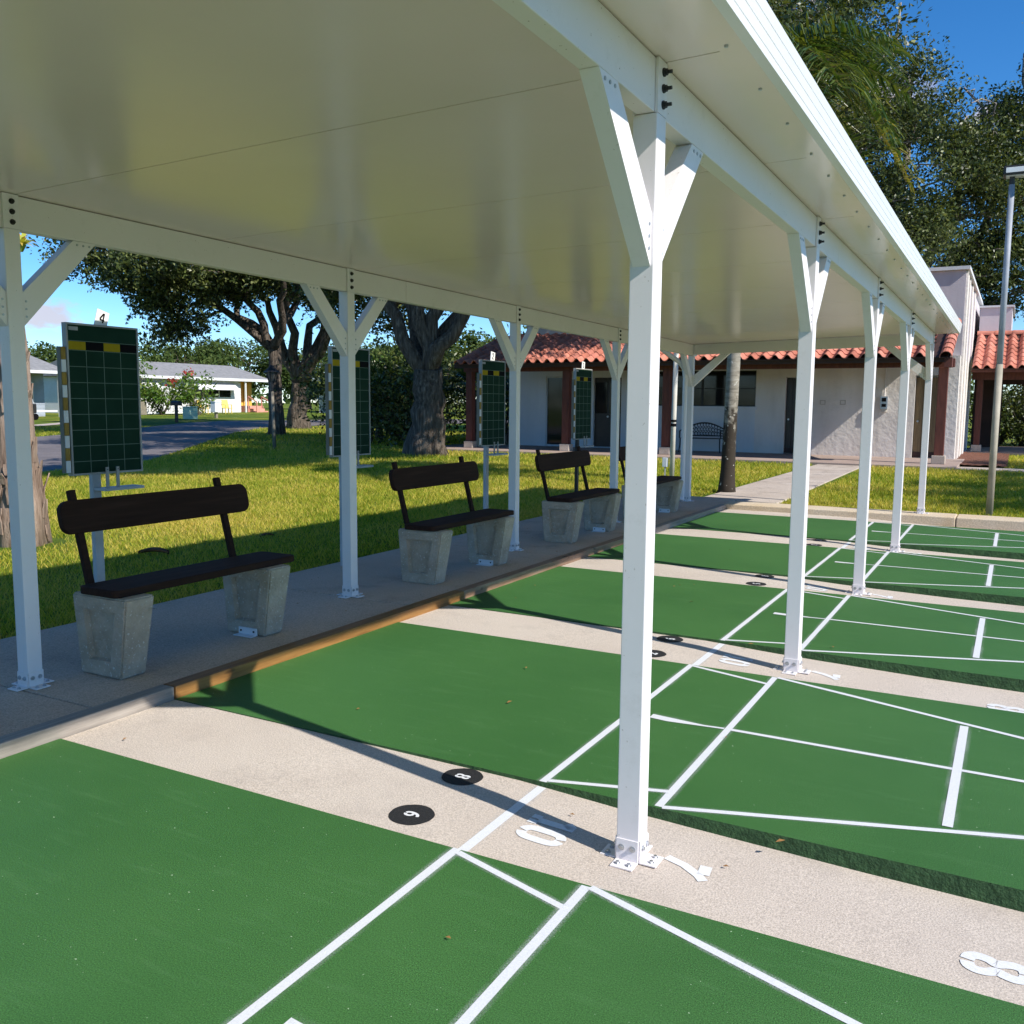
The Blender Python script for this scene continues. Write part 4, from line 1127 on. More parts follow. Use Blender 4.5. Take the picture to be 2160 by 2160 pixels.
# ------------------------------------------------------------------ poles
lp = empty('light_pole', (1.25, 10.95, 0.02), label='tall grey floodlight pole standing on the lawn past the kerb', cat='light pole')
mb = MB(); mb.tube([(0, 0, -0.05), (0.0, 0, 1.95)], 0.043, 14); link('lower_pole', mb.mesh('lower_pole', MT['polebeige'], True), lp)
mb = MB(); mb.tube([(0, 0, 1.9), (0.0, 0, 4.15)], [0.037, 0.035], 14); link('pole', mb.mesh('pole', MT['polegrey'], True), lp)
hd = link('lamp_head', MB().box(-0.10, 0.32, -0.12, 0.12, 4.25, 4.36).mesh('lamp_head', MT['blackiron'], False, 0.012), lp)
link('lens', MB().box(-0.07, 0.29, -0.09, 0.09, 4.244, 4.2495).mesh('lens', MT['winframe']), hd)
link('front_panel', MB().box(-0.07, 0.29, -0.126, -0.1205, 4.275, 4.335).mesh('front_panel', MT['plate']), hd)
link('neck', MB().tube([(0, 0, 4.14), (0, 0, 4.26)], 0.03, 8).mesh('neck', MT['blackiron']), lp)

tp = empty('conduit_pole', (-3.98, 13.75, 0.02), label='thin cream conduit pole with a small outlet box on the lawn', cat='pole')
link('pole', MB().tube([(0, 0, -0.05), (0.02, 0, 2.33)], 0.045, 10).mesh('pole', MT['polew'], True), tp)
link('strap', MB().tube([(0.009, 0, 1.02), (0.009, 0, 1.07)], 0.052, 10).tube([(0.009, 0, 1.10), (0.009, 0, 1.14)], 0.052, 10).mesh('strap', MT['blacksq']), tp)
ob = link('outlet_box', MB().box(-0.17, -0.08, -0.05, 0.03, 0.28, 0.45).mesh('outlet_box', MT['whitebox'], False, 0.006), tp)
link('stake', MB().tube([(-0.125, -0.01, -0.04), (-0.125, -0.01, 0.285)], 0.018, 8).mesh('stake', MT['polew']), tp)

# ------------------------------------------------------------------ vegetation tools
def leaf_cards(centres, size, jit=0.35, up_bias=0.0, aspect=0.5, seed=0):
    g = np.random.default_rng(seed); n = len(centres)
    a = g.normal(size=(n, 3)); a[:, 2] += up_bias; a /= np.linalg.norm(a, axis=1, keepdims=True) + 1e-9
    b = g.normal(size=(n, 3)); b -= a * (a * b).sum(1, keepdims=True); b /= np.linalg.norm(b, axis=1, keepdims=True) + 1e-9
    s = size * (1 + jit * (g.random((n, 1)) * 2 - 1))
    l = b * s * 0.5; w = np.cross(a, b) * s * aspect * 0.5; nrm = a * s * 0.08
    V = np.stack([centres - l, centres + w + nrm, centres + l, centres - w + nrm], 1).reshape(-1, 3)
    F = np.arange(4 * n).reshape(n, 4)
    return V, F, g.random(n)

def bez(a, b, sag, n=7, wob=0.0, g=None):
    a, b = np.array(a, float), np.array(b, float); m = (a + b) / 2 + np.array(sag)
    t = np.linspace(0, 1, n)[:, None]
    p = (1 - t) ** 2 * a + 2 * t * (1 - t) * m + t ** 2 * b
    if wob and g is not None:
        p[1:-1] += g.normal(size=(n - 2, 3)) * wob
    return p

def tree(name, label, cat, base, trunk_r, fork, limbs, crowns, leaf=0.14, per=200, leaf_mat='oakleaf', bark='oakbark', group=None, seed=1, clump=0.8, flare=1.5, limb_r=0.55, sag=0.6, trunk_n=14):
    """base xyz, fork xyz, limbs = end points, crowns = [(centre, radii, clumps)]"""
    g = np.random.default_rng(seed)
    B = Vector(base)
    root = empty(name, base, label=label, cat=cat, group=group)
    mb = MB()
    base = np.array(base, float); fork = np.array(fork, float)
    n = 9; t = np.linspace(0, 1, n)
    path = base + (fork - base) * t[:, None]; path[1:-1, :2] += g.normal(size=(n - 2, 2)) * trunk_r * 0.10
    path[0, 2] -= 0.25
    rad = [trunk_r * (1 + (flare - 1) * math.exp(-7 * tt)) * (1 - 0.16 * tt) for tt in t]
    o_ = len(mb.v); mb.tube(path, rad, 30)
    rid = np.cumsum(g.normal(size=30) * 0.05); rid -= np.linspace(0, rid[-1], 30); rid += g.normal(size=30) * 0.030
    for i_ in range(n):
        c_ = path[i_]
        for k_ in range(30):
            v_ = np.array(mb.v[o_ + i_ * 30 + k_]); f_ = 1 + rid[(k_ + i_ // 3) % 30] + g.normal() * 0.012 + 0.10 * math.exp(-i_ * 1.1) * math.sin(k_ * 1.05)
            mb.v[o_ + i_ * 30 + k_] = tuple(c_ + (v_ - c_) * f_)
    pts = []; lrad = []
    for e in limbs:
        e = np.array(e, float); d = np.linalg.norm(e - fork)
        p = bez(fork - (fork - base) * 0.10, e, (0, 0, sag * 0.25 * d * 0.3), 11, 0.035 * d * 0.5, g)
        r = np.linspace(trunk_r * limb_r, 0.035, 11) ** 1.0
        mb.tube(p, list(r), 9)
        pts.append(p[2:]); lrad += list(r[2:])
    pts = np.concatenate(pts); lrad = np.array(lrad)
    C = []
    for c, rd, k in crowns:
        u = g.normal(size=(k, 3)); u /= np.linalg.norm(u, axis=1, keepdims=True)
        rr = (0.35 + 0.65 * g.random((k, 1)) ** 0.6)
        C.append(np.array(c) + u * rr * np.array(rd))
    C = np.concatenate(C)
    allc = []
    for c in C:
        dd = np.linalg.norm(pts - c, axis=1) + 0.6 * np.maximum(0, pts[:, 2] - c[2]); i = int(np.argmin(dd))
        d = np.linalg.norm(pts[i] - c)
        p = bez(pts[i], c, (0, 0, 0.10 * d), 5, 0.05 * d, g)
        r0 = min(lrad[i] * 0.7, 0.020 + 0.018 * d)
        mb.tube(p, list(np.linspace(r0, 0.010, 5)), 5, cap=False)
        k = int(per * (0.6 + 0.8 * g.random()))
        q = g.normal(size=(k, 3)); rl = np.linalg.norm(q, axis=1, keepdims=True)
        q = q / rl * np.minimum(rl, 1.9) * clump * np.array((0.5, 0.5, 0.34)) * (0.75 + 0.5 * g.random())
        # twigs: some leaves pulled out along drooping sprigs
        allc.append(c + q)
        for _ in range(3):
            dr = g.normal(size=3); dr[2] *= 0.5; dr /= np.linalg.norm(dr)
            L = clump * (0.6 + 0.9 * g.random()); tt = g.random((int(k * 0.10), 1))
            allc.append(c + dr * L * tt + np.array((0, 0, -0.25)) * L * tt ** 2 + g.normal(size=(int(k * 0.10), 3)) * 0.07 * clump)
    allc = np.concatenate(allc)
    me = mb.mesh('trunk', MT[bark], True); me.transform(Matrix.Translation(-B)); link('trunk', me, root)
    V, F, a = leaf_cards(allc - base, leaf, seed=seed + 5, up_bias=0.5)
    npmesh('crown', V, F, MT[leaf_mat], a, root)
    return root

# live oaks on the left lawn
def Z(x, y, h): return (x, y, tz(x, y) + h)
tree('oak_tree', 'slim dark oak trunk behind the lantern post, low crown sweeping left', 'tree', Z(-23.5, 24.5, 0), 0.30, Z(-23.7, 24.7, 3.6),
     [Z(-24.5, 22.5, 7.5), Z(-26.5, 20.9, 6.6), Z(-22, 25.5, 8.5), Z(-20.5, 22.5, 7.0), Z(-28.5, 24.0, 7.5), Z(-23.5, 28, 8.0)],
     [((-25.3, 21.6, 6.5), (3.7, 2.8, 2.2), 70), ((-28.4, 20.6, 6.9), (1.8, 1.5, 1.0), 12), ((-23.6, 23.8, 6.9), (2.8, 2.8, 1.8), 30), ((-22.5, 25.5, 8.6), (5, 5, 2.6), 50), ((-25.6, 21.6, 4.3), (1.8, 1.6, 0.6), 9)],
     leaf=0.15, per=300, group='oak trees on the left lawn', seed=11, clump=0.85, flare=1.35, limb_r=0.6)
tree('oak_tree', 'broad forked oak beside the street, trunk splitting low', 'tree', Z(-26.9, 29.6, 0), 0.42, Z(-26.8, 29.6, 2.1),
     [Z(-29.0, 28.5, 8.0), Z(-26.6, 28.4, 8.5), Z(-24.2, 30.6, 8.0), Z(-22.6, 29.4, 6.5), Z(-27.5, 33, 8.0)],
     [((-27, 29.5, 9.0), (5.5, 5.5, 2.4), 80), ((-24.6, 29.0, 6.9), (2.6, 2.4, 1.2), 26), ((-29.5, 28.0, 7.2), (2.4, 2.4, 1.4), 22)],
     leaf=0.18, per=300, group='oak trees on the left lawn', seed=23, clump=1.0, flare=1.55, limb_r=0.62)
tree('oak_tree', 'massive rough oak trunk forking into four limbs left of the clubhouse', 'tree', Z(-12.55, 18.6, 0), 0.47, Z(-12.55, 18.65, 2.35),
     [Z(-15.4, 17.6, 7.4), Z(-13.3, 18.1, 8.2), Z(-12.0, 19.6, 8.4), Z(-9.6, 19.3, 7.6), Z(-11.5, 22, 8.0), Z(-16.0, 20.6, 8)],
     [((-13.0, 18.5, 8.8), (5.6, 5.2, 2.2), 95), ((-16.4, 19.5, 7.0), (2.8, 3.0, 1.5), 30), ((-10.6, 22.4, 6.2), (2.4, 2.2, 1.5), 26), ((-17.5, 22.5, 5.2), (2.4, 2.2, 1.6), 26)],
     leaf=0.14, per=300, group='oak trees on the left lawn', seed=5, clump=0.95, flare=1.45, limb_r=0.50)
tree('oak_tree', 'added slim oak hidden behind the nearest right hand post, unseen crown shading the lawn', 'tree', (-4.62, 14.1, 0.02), 0.13, (-4.6, 14.1, 4.6), [(-6.5, 15.5, 7.8), (-5.0, 12.0, 8.0), (-3.4, 12.0, 7.8), (-3.6, 14.5, 7.6), (-5.5, 9.5, 8.0)],
     [((-6.4, 15.2, 8.0), (2.7, 2.6, 0.9), 62), ((-5.9, 10.9, 8.2), (2.5, 2.6, 0.9), 56), ((-5.0, 13.0, 8.0), (1.0, 1.8, 0.6), 14), ((-8.0, 19.4, 8.2), (2.8, 2.6, 0.8), 48), ((-5.0, 8.0, 8.3), (1.9, 1.5, 0.7), 18)], leaf=0.22, per=240, seed=91, clump=1.0)  # added tree, hidden from the camera; its crown is shaped to shade the lawn

# big oaks over and behind the clubhouse
tree('oak_tree', 'huge spreading oak rising behind the clubhouse roof', 'tree', (-2.6, 36.5, 0.05), 0.5, (-2.4, 36.2, 5.2),
     [(-7, 33, 13), (-5, 31, 14), (-3.0, 32, 13.5), (0.2, 33.5, 11.5), (-3.5, 38, 17), (-9, 36, 12), (2.0, 36, 11), (-5.5, 29.0, 11.5)],
     [((-5.6, 32.5, 12.2), (4.2, 4.0, 3.2), 150), ((-1.8, 32.0, 9.2), (3.0, 2.6, 2.6), 66), ((-7.8, 33.5, 14.5), (5, 4, 4), 44), ((-2.2, 31.0, 6.9), (1.4, 1.6, 1.2), 20), ((0.3, 34.5, 8.0), (2.0, 2.2, 2.4), 40), ((-7.6, 33, 16.0), (2.6, 3.0, 2.0), 30)],
     leaf=0.125, per=300, bark='palebark', group='oak trees behind the clubhouse', seed=31, clump=0.95, flare=1.3, limb_r=0.5)
tree('oak_tree', 'thin crowned oak with bare pale branches at the right picture edge', 'tree', (3.4, 37.5, 0.05), 0.42, (3.0, 37.0, 5.0),
     [(-0.9, 35.0, 12.6), (0.9, 35.5, 13.6), (2.6, 34.5, 14.6), (5, 38, 14), (1.2, 36, 10.0), (4, 40, 15)],
     [((0.4, 35.5, 11.0), (2.4, 2.2, 1.7), 36), ((2.6, 35.2, 13.4), (2.0, 2.2, 1.0), 16), ((2.6, 36.0, 9.0), (2.2, 2.0, 2.4), 36), ((5, 38, 12), (3, 3, 3), 40), ((0.9, 36.5, 6.2), (2.4, 1.8, 1.7), 36)],
     leaf=0.125, per=260, bark='palebark', group='oak trees behind the clubhouse', seed=47, clump=0.85, flare=1.3, limb_r=0.5)
# trees on the sunny side, outside the picture, whose shade falls across the lawn and the clubhouse
for i, (bx, by, h, cr, nn) in enumerate(((9.4, 12.8, 6.2, 2.6, 42), (11.5, 17.0, 7.4, 2.8, 40), (12.4, 22.0, 8.6, 2.2, 13))):
    tree('shade_tree', ['small oak outside the right edge near the kerb', 'oak outside the right edge on the lawn', 'oak outside the right edge beyond the porch', 'slight oak outside the right edge by the wing'][i], 'tree',
         (bx, by, 0.02), 0.22, (bx, by, h * 0.45), [(bx - cr * .6, by, h), (bx + cr * .6, by + .5, h), (bx, by - cr * .6, h), (bx, by + cr * .6, h * .95)],
         [((bx, by, h), (cr, cr * 1.1, 1.5), nn)], leaf=0.17, per=190, group='trees to the right of the picture', seed=60 + i, clump=0.9)
tree('oak_tree', 'oak crown overhanging the left end of the clubhouse roof', 'tree', (-6.0, 27.9, 0.05), 0.32, (-6.0, 27.8, 6.0), [(-8, 24, 9.5), (-5, 23.5, 9.8), (-3.5, 26, 10), (-7.5, 28, 10)],
     [((-4.9, 21.4, 9.8), (3.6, 2.2, 1.1), 40)], leaf=0.15, per=190, group='oak trees behind the clubhouse', seed=71, clump=0.9)

# far trees beyond the houses
far_spots = [(-72, 62, 6.2, 5, 'leftmost rounded tree over the white house roof'), (-70, 69, 7.4, 6, 'tallest rounded tree over the middle of the white house roof'), (-64, 73, 6.6, 5, 'rounded tree over the right part of the white house roof'), (-52, 74, 6.6, 5, 'far tree seen between the two oak trunks on the left lawn'),
             (-42, 58, 5.6, 4, 'far tree just right of the forked oak'), (-36, 62, 6.8, 5, 'far tree behind the second scoreboard from the left'), (-80, 55, 5.6, 5, 'far tree behind the ridge of the blue house'), (-24, 60, 8, 6, 'far tree behind the thicket left of the clubhouse')]
for i, (fx, fy, h, rd, lab) in enumerate(far_spots):
    tree('far_tree', lab, 'tree', Z(fx, fy, 0), 0.3, Z(fx, fy, h * 0.3), [Z(fx + rd * .4, fy, h * .7), Z(fx - rd * .4, fy, h * .7), Z(fx, fy + rd * .4, h * .75)],
         [((fx, fy, tz(fx, fy) + h * 0.58), (rd, rd, h * 0.36), 60)], leaf=0.36, per=130, leaf_mat='farleaf', group='row of trees beyond the houses', seed=100 + i, clump=1.6)
g = np.random.default_rng(900)
ang_ = np.linspace(0, 2 * math.pi, 140, endpoint=False)
cent = []
for a in ang_:
    rr = 150 + 25 * g.random(); c = np.array((rr * math.cos(a), 20 + rr * math.sin(a), 3.2))
    cent.append(c + g.normal(size=(150, 3)) * np.array((4.5, 4.5, 1.9)))
V, F, a = leaf_cards(np.concatenate(cent), 1.3, seed=901)
tag(npmesh('distant_wood', V, F, MT['farleaf'], a), 'distant line of woods along the horizon', 'woods', kind='stuff')

# ------------------------------------------------------------------ palms
def frond_mesh(name, L, droop, nl, leaflet, seed, mat, ldroop=0.75):
    g = np.random.default_rng(seed)
    n = 12; pts = []
    for i in range(n + 1):
        t = i / n; pts.append(np.array((L * (t - 0.16 * t * t), 0, 0.55 * L * t * 0.6 - droop * t * t)))
    pts = np.array(pts)
    V, F, A = [], [], []
    def quadstrip(p, q, w0, w1, side):
        o = len(V); V.extend([p - side * w0, p + side * w0, q + side * w1, q - side * w1]); F.append((o, o + 1, o + 2, o + 3)); A.append(g.random())
    for i in range(n):      # rachis
        w = 0.022 * (1 - i / n) + 0.004
        quadstrip(pts[i], pts[i + 1], w, w * 0.9, np.array((0, 1, 0))); quadstrip(pts[i], pts[i + 1], w, w * 0.9, np.array((0, 0, 1)))
    for k in range(nl):
        t = 0.14 + 0.86 * (k + g.random() * 0.5) / nl; f = t * n; i = min(int(f), n - 1); p = pts[i] + (pts[i + 1] - pts[i]) * (f - i)
        tg = pts[i + 1] - pts[i]; tg /= np.linalg.norm(tg)
        for s in (-1, 1):
            ll = leaflet * (0.45 + 0.75 * math.sin(math.pi * min(1, 0.12 + t * 0.86))) * (0.8 + 0.4 * g.random())
            d0 = np.array((0.45, s * 0.85, 0.25 + 0.2 * g.normal())) ; d0 /= np.linalg.norm(d0)
            a = p; w = 0.019
            for j in range(3):
                d = d0 + np.array((0, 0, -ldroop)) * (j + 0.3) * 0.8; d /= np.linalg.norm(d)
                b = a + d * ll / 3
                side = np.cross(d, np.array((0, 0, 1.0)) + 0.3 * g.normal(size=3)); side /= np.linalg.norm(side) + 1e-9
                quadstrip(a, b, w * (1 - j * 0.28), w * (1 - (j + 1) * 0.28) + 0.001, side); a = b
    V, F = np.array(V, np.float32), np.array(F, np.int32)
    o = npmesh(name, V, F, MT[mat], A); me = o.data; bpy.data.objects.remove(o)
    return me

def feather_palm(label, base, h, lean, r0, r1, fronds, seed, L=2.3, group='tall feather palms'):
    g = np.random.default_rng(seed)
    t = empty('palm_tree', base, label=label, cat='palm', group=group)
    n = 26; pth = [(lean[0] * (i / n), lean[1] * (i / n), -0.1 + (h + 0.1) * i / n) for i in range(n + 1)]
    rad = [(r0 + (r1 - r0) * (i / n)) * (1 + 0.55 * math.exp(-i * 0.9)) * (1 + 0.025 * (i % 2)) for i in range(n + 1)]
    link('trunk', MB().tube(pth, rad, 16).mesh('trunk', MT['palmbark'], True), t)
    link('crownshaft', MB().tube([(lean[0], lean[1], h - 0.05), (lean[0], lean[1], h + 0.35), (lean[0], lean[1], h + 0.7)], [r1 * 1.05, r1 * 1.1, r1 * 0.4], 10).mesh('crownshaft', MT['palmleaf'], True), t)
    meshes = [frond_mesh('frond', L * s, d * L, 76, 0.78, seed + 10 + i, m) for i, (s, d, m) in enumerate(((1.0, 0.62, 'palmleaf'), (0.95, 0.85, 'palmleaf'), (1.0, 1.1, 'palmyellow'), (0.9, 0.35, 'palmleaf')))]
    for i in range(fronds):
        a = i * 2.399 + g.random() * 0.3
        link('frond', meshes[[0, 1, 3, 2, 1, 0][i % 6]], t, (lean[0], lean[1], h + 0.45), (g.normal() * 0.08, -0.10 + 0.10 * g.normal(), a))
    return t
feather_palm('straight grey palm trunk behind the far corner of the shelter', (-2.56, 12.30, 0.02), 6.0, (0.10, 0.05), 0.105, 0.098, 22, 5, 2.6)
feather_palm('palm with drooping fronds behind the floodlight pole', (1.75, 35.6, 0.02), 6.6, (0.0, 0.0), 0.13, 0.11, 20, 9, 2.4)

def fan_mesh(seed, L=0.55, nb=22):
    g = np.random.default_rng(seed); V, F, A = [], [], []
    def q(p, r, w0, w1, side):
        o = len(V); V.extend([p - side * w0, p + side * w0, r + side * w1, r - side * w1]); F.append((o, o + 1, o + 2, o + 3)); A.append(g.random())
    stem = np.array((0.75, 0, 0.30)); q(np.zeros(3), stem, 0.012, 0.008, np.array((0, 1, 0)))
    for i in range(nb):
        a = -2.3 + 4.6 * i / (nb - 1); d = np.array((math.cos(a), math.sin(a), 0.25)); d /= np.linalg.norm(d)
        ll = L * (0.8 + 0.3 * math.cos(a * 0.6)) * (0.9 + 0.2 * g.random()); m = stem + d * ll * 0.6; e = m + (d + np.array((0, 0, -0.75))) * ll * 0.4
        side = np.cross(d, (0, 0, 1)); side /= np.linalg.norm(side)
        q(stem, m, 0.012, 0.020, side); q(m, e, 0.020, 0.002, side)
    o = npmesh('fan_frond', np.array(V), np.array(F), MT['palmleaf'], A); me = o.data; bpy.data.objects.remove(o); return me
FANS = [fan_mesh(i) for i in range(3)]
def palmetto(label, x, y, h, nfr, seed, lean=(0, 0), s=1.0):
    g = np.random.default_rng(seed)
    t = empty('palmetto', Z(x, y, 0), label=label, cat='palm', group='palmettos around the big oak and the far lawn')
    n = 8
    link('trunk', MB().tube([(lean[0] * i / n, lean[1] * i / n, -0.1 + (h + 0.1) * i / n) for i in range(n + 1)], [0.14 * (1 + 0.06 * (i % 2)) for i in range(n + 1)], 9).mesh('trunk', MT['oakbark']), t)
    for i in range(nfr):
        a = i * 2.399 + 0.3 * g.random(); el = -0.9 + 1.1 * i / nfr
        o = link('frond', FANS[i % 3], t, (lean[0], lean[1], h), (g.normal() * 0.1, el * 1.0 - 0.05, a)); o.scale = (s, s, s)
for i, (x, y, h, nf, ln, s, wd) in enumerate(((-14.6, 24.6, 1.5, 18, (0.1, 0), 1.2, 'fan palm just right of the big oak trunk, beside the porch'), (-13.9, 25.4, 1.0, 16, (0.5, 0.1), 1.0, 'leaning fan palm at the left end of the porch'), (-16.2, 24.2, 1.3, 16, (-.2, 0), 1.2, 'fan palm in the dark thicket behind the big oak'),
        (-17.6, 22.6, 1.0, 16, (0, 0), 1.2, 'fan palm left of the big oak trunk'), (-18.6, 24.5, 1.4, 16, (0, 0.1), 1.3, 'fan palm at the back of the dark thicket'), (-30.3, 36.2, 0.9, 18, (0, 0), 1.5, 'spiky fan palm across the street right of the forked oak'), (-32.2, 39.5, 2.6, 18, (0.1, 0), 1.6, 'taller fan palm across the street right of the forked oak'))):
    palmetto(wd, x, y, h, nf, 300 + i, ln, s)

def shrub(name, label, x, y, h, rad, leaf_mat, per, k, leaf, seed, group=None, flowers=0, stems=4):
    g = np.random.default_rng(seed)
    t = empty(name, Z(x, y, 0), label=label, cat='shrub', group=group)
    mb = MB(); C = []
    for i in range(k):
        u = g.normal(size=3); u /= np.linalg.norm(u); c = np.array((u[0] * rad, u[1] * rad, h * 0.58 + u[2] * h * 0.36)) * (0.55 + 0.45 * g.random() if i % 3 else 0.9); c[2] = max(0.15, c[2]); C.append(c)
        mb.tube(bez((g.normal() * .05, g.normal() * .05, -0.05), c, (0, 0, 0.1), 5), [0.03, 0.025, 0.02, 0.014, 0.006], 5)
    link('stems', mb.mesh('stems', MT['oakbark']), t)
    C = np.array(C); cc = np.concatenate([c + g.normal(size=(per, 3)) * rad * 0.24 for c in C])
    cc = cc[cc[:, 2] > 0.02]
    V, F, a = leaf_cards(cc, leaf, seed=seed + 1, up_bias=0.3, aspect=0.42); npmesh('foliage', V, F, MT[leaf_mat], a, t)
    if flowers:
        top = C[np.argsort(-C[:, 2])][:flowers]
        V, F, a = leaf_cards(np.concatenate([c + np.array((0.1, 0, 0.22 * rad)) + g.normal(size=(40, 3)) * 0.13 * rad for c in top]), leaf * 0.9, seed=seed + 2); npmesh('flowers', V, F, MT['redflower'], a, t)
for i, (x, y, h, r_) in enumerate(((-15.8, 22.4, 2.6, 1.5), (-17.8, 24.6, 3.2, 1.8), (-20.4, 25.4, 3.0, 1.8), (-14.9, 27.0, 3.2, 1.7), (-18.5, 27.6, 3.4, 1.9))):
    shrub('dark_shrub', ['dark shrub directly left of the big oak trunk', 'tall dark shrub behind the big oak', 'dark shrub between the big oak and the street', 'dark shrub at the left end of the clubhouse', 'dark shrub deepest in the thicket'][i], x, y, h, r_, 'oakleaf', 130, 26, 0.17, 400 + i, 'dark shrubs behind the big oak')
shrub('flowering_shrub', 'lime green shrub with red flowers before the white house, left of the mint box', -47.2, 39.6, 2.7, 1.05, 'limeleaf', 60, 18, 0.26, 500, 'flowering shrubs by the white house', 1)
shrub('flowering_shrub', 'taller lime green shrub with red flowers behind the mint box', -45.4, 40.9, 3.0, 1.15, 'limeleaf', 60, 20, 0.26, 501, 'flowering shrubs by the white house', 1)
shrub('flowering_shrub', 'leafy shrub with red flowers rising right of the nearest scoreboard', -48.5, 38.2, 4.4, 1.15, 'limeleaf', 60, 20, 0.28, 502, 'flowering shrubs by the white house', 1)
for i, (x, y, h, r_, wd) in enumerate(((1.9, 35.6, 2.6, 1.2, 'dark shrub glimpsed through the wing porch'), (0.9, 37.6, 3.0, 1.4, 'dark shrub deeper behind the wing porch'), (3.2, 37.4, 3.2, 1.6, 'dark shrub behind the right end of the wing porch'))):
    shrub('dark_shrub', wd, x, y, h, r_, 'oakleaf', 130, 24, 0.15, 420 + i, 'dark shrubs behind the wing')
shrub('yellow_shrub', 'yellow green shrub seen between the forked oak limbs', -33.6, 43.5, 3.8, 2.0, 'limeleaf', 80, 22, 0.3, 503)

# shaggy tree beside the first post
bx, by = -6.95, 3.15
st = tree('bark_shedding_tree', 'tan trunk with peeling bark right behind the leftmost post', 'tree', Z(bx, by, 0), 0.165, Z(bx - 0.22, by + 0.02, 3.6),
          [Z(bx - 1.6, by - 1.2, 6.6), Z(bx + 0.6, by + 1.4, 6.8), Z(bx - 0.6, by + 0.6, 7.2), Z(bx - 2, by + 1, 6.5)],
          [((bx - 0.6, by + 0.4, 6.9), (2.4, 2.4, 1.0), 26)], leaf=0.13, per=150, bark='shagbark', seed=81, clump=0.6, flare=1.5, limb_r=0.5)
g = np.random.default_rng(82)
mb = MB()
for i in range(110):
    h = 0.1 + 3.4 * g.random(); a = g.random() * 6.28; rr = 0.165 * (1 + 0.5 * math.exp(-7 * h / 3.6)) * (1 - .16 * h / 3.6)
    c = Vector((-0.22 * h / 3.6, 0, h)); d = Vector((math.cos(a), math.sin(a), 0)); s = Vector((-d.y, d.x, 0)); L = 0.10 + 0.20 * g.random(); w = 0.018 + 0.035 * g.random(); o = 0.008 + 0.05 * g.random() ** 3
    up = 1 if g.random() < 0.6 else -1
    p0, p1, p2 = c + d * (rr - 0.005), c + d * (rr + o * 0.35) + Vector((0, 0, up * L * 0.5)), c + d * (rr + o * 1.6) + Vector((0, 0, up * L))
    t_ = d * 0.012
    V = []
    for p, ww in ((p0, w), (p1, w * 1.1), (p2, w * 0.35)): V += [p - s * ww, p + s * ww, p + s * ww + t_, p - s * ww + t_]
    F = [(0, 1, 5, 4), (4, 5, 9, 8), (3, 7, 6, 2), (7, 11, 10, 6), (0, 4, 7, 3), (4, 8, 11, 7), (1, 2, 6, 5), (5, 6, 10, 9), (8, 9, 10, 11), (0, 3, 2, 1)]
    mb.add(V, F)
o = mb.build('bark_flakes', MT['shagbark'], st); o['kind'] = 'stuff'
br = empty('bromeliad', Z(bx + 0.02, by + 0.12, 2.86), label='yellow and orange bromeliad growing on the peeling trunk', cat='bromeliad')
V, F, A = [], [], []
for i in range(46):
    a = g.random() * 6.28; el = g.random() * 1.2; d = np.array((math.cos(a) * math.cos(el), math.sin(a) * math.cos(el), math.sin(el))); L = 0.13 + 0.10 * g.random(); s = np.cross(d, (0.2, 0.1, 1)); s /= np.linalg.norm(s)
    m = d * L * 0.6; e = m + (d + np.array((0, 0, -.6))) * L * 0.5; o = len(V)
    V += [-s * .012, s * .012, m + s * .014, m - s * .014, e + s * .002, e - s * .002]; F += [(o, o + 1, o + 2, o + 3), (o + 3, o + 2, o + 4, o + 5)]; A += [g.random() * .5, .5 + g.random() * .5]
npmesh('leaves', V, F, MT['brom'], A, br)
link('core', MB().tube([(0, 0, -0.06), (0, 0, 0.0), (0, 0, 0.05)], [0.02, 0.05, 0.02], 8).mesh('core', MT['brom']), br)

# ------------------------------------------------------------------ houses across the street
def lap_wall(x, y0, y1, z0, z1, face=1, n=None, t=0.018):
    mb = MB(); n = n or max(2, int((z1 - z0) / 0.2)); h = (z1 - z0) / n
    for i in range(n):
        za, zb = z0 + i * h, z0 + (i + 1) * h
        mb.hexa([(x - 0.1, y0, za), (x + t * face, y0, za), (x + t * face, y1, za), (x - 0.1, y1, za), (x - 0.1, y0, zb), (x + 0.002 * face, y0, zb), (x + 0.002 * face, y1, zb), (x - 0.1, y1, zb)])
    return mb
hx, hy0, hy1 = -49.2, 37.0, 50.9
hz = tz(hx, 44) + 0.02
h1 = empty('white_house', (hx, 44, hz), label='low white lap sided house with grey shingle roof and white awnings', cat='house')
HO = Vector((hx, 44, hz))
def hp(mb, name, mat, parent=None, bevel=0.0):
    me = mb.mesh(name, mat, False, bevel); me.transform(Matrix.Translation(-HO)); return link(name, me, parent or h1)
WT = hz + 2.35
hp(lap_wall(hx, hy0, 48.55, hz - 0.1, WT), 'wall', MT['siding'])
hp(MB().box(hx - 7, hx - 0.101, hy0, 48.55, hz - 0.1, WT), 'core_wall', MT['siding'])
hp(MB().box(hx - 7, hx - 1.2, 48.551, hy1, hz - 0.1, WT), 'porch_wall', MT['yellowwall'])
hp(MB().box(hx - 1.199, hx - 0.102, 48.551, 48.66, hz - 0.1, WT), 'porch_side_wall', MT['yellowwall'])
rfh = hp(MB().prism([(hx + 0.55, WT + 0.02), (hx + 0.55, WT + 0.12), (hx - 3.5, WT + 1.22), (hx - 7.5, WT + 0.12), (hx - 7.5, WT + 0.02)], 'y', hy0 - 0.4, hy1 + 0.3), 'roof', MT['shingle'])
hp(MB().box(hx + 0.551, hx + 0.59, hy0 - 0.4, hy1 + 0.3, WT - 0.06, WT + 0.13), 'fascia', MT['siding'], rfh)
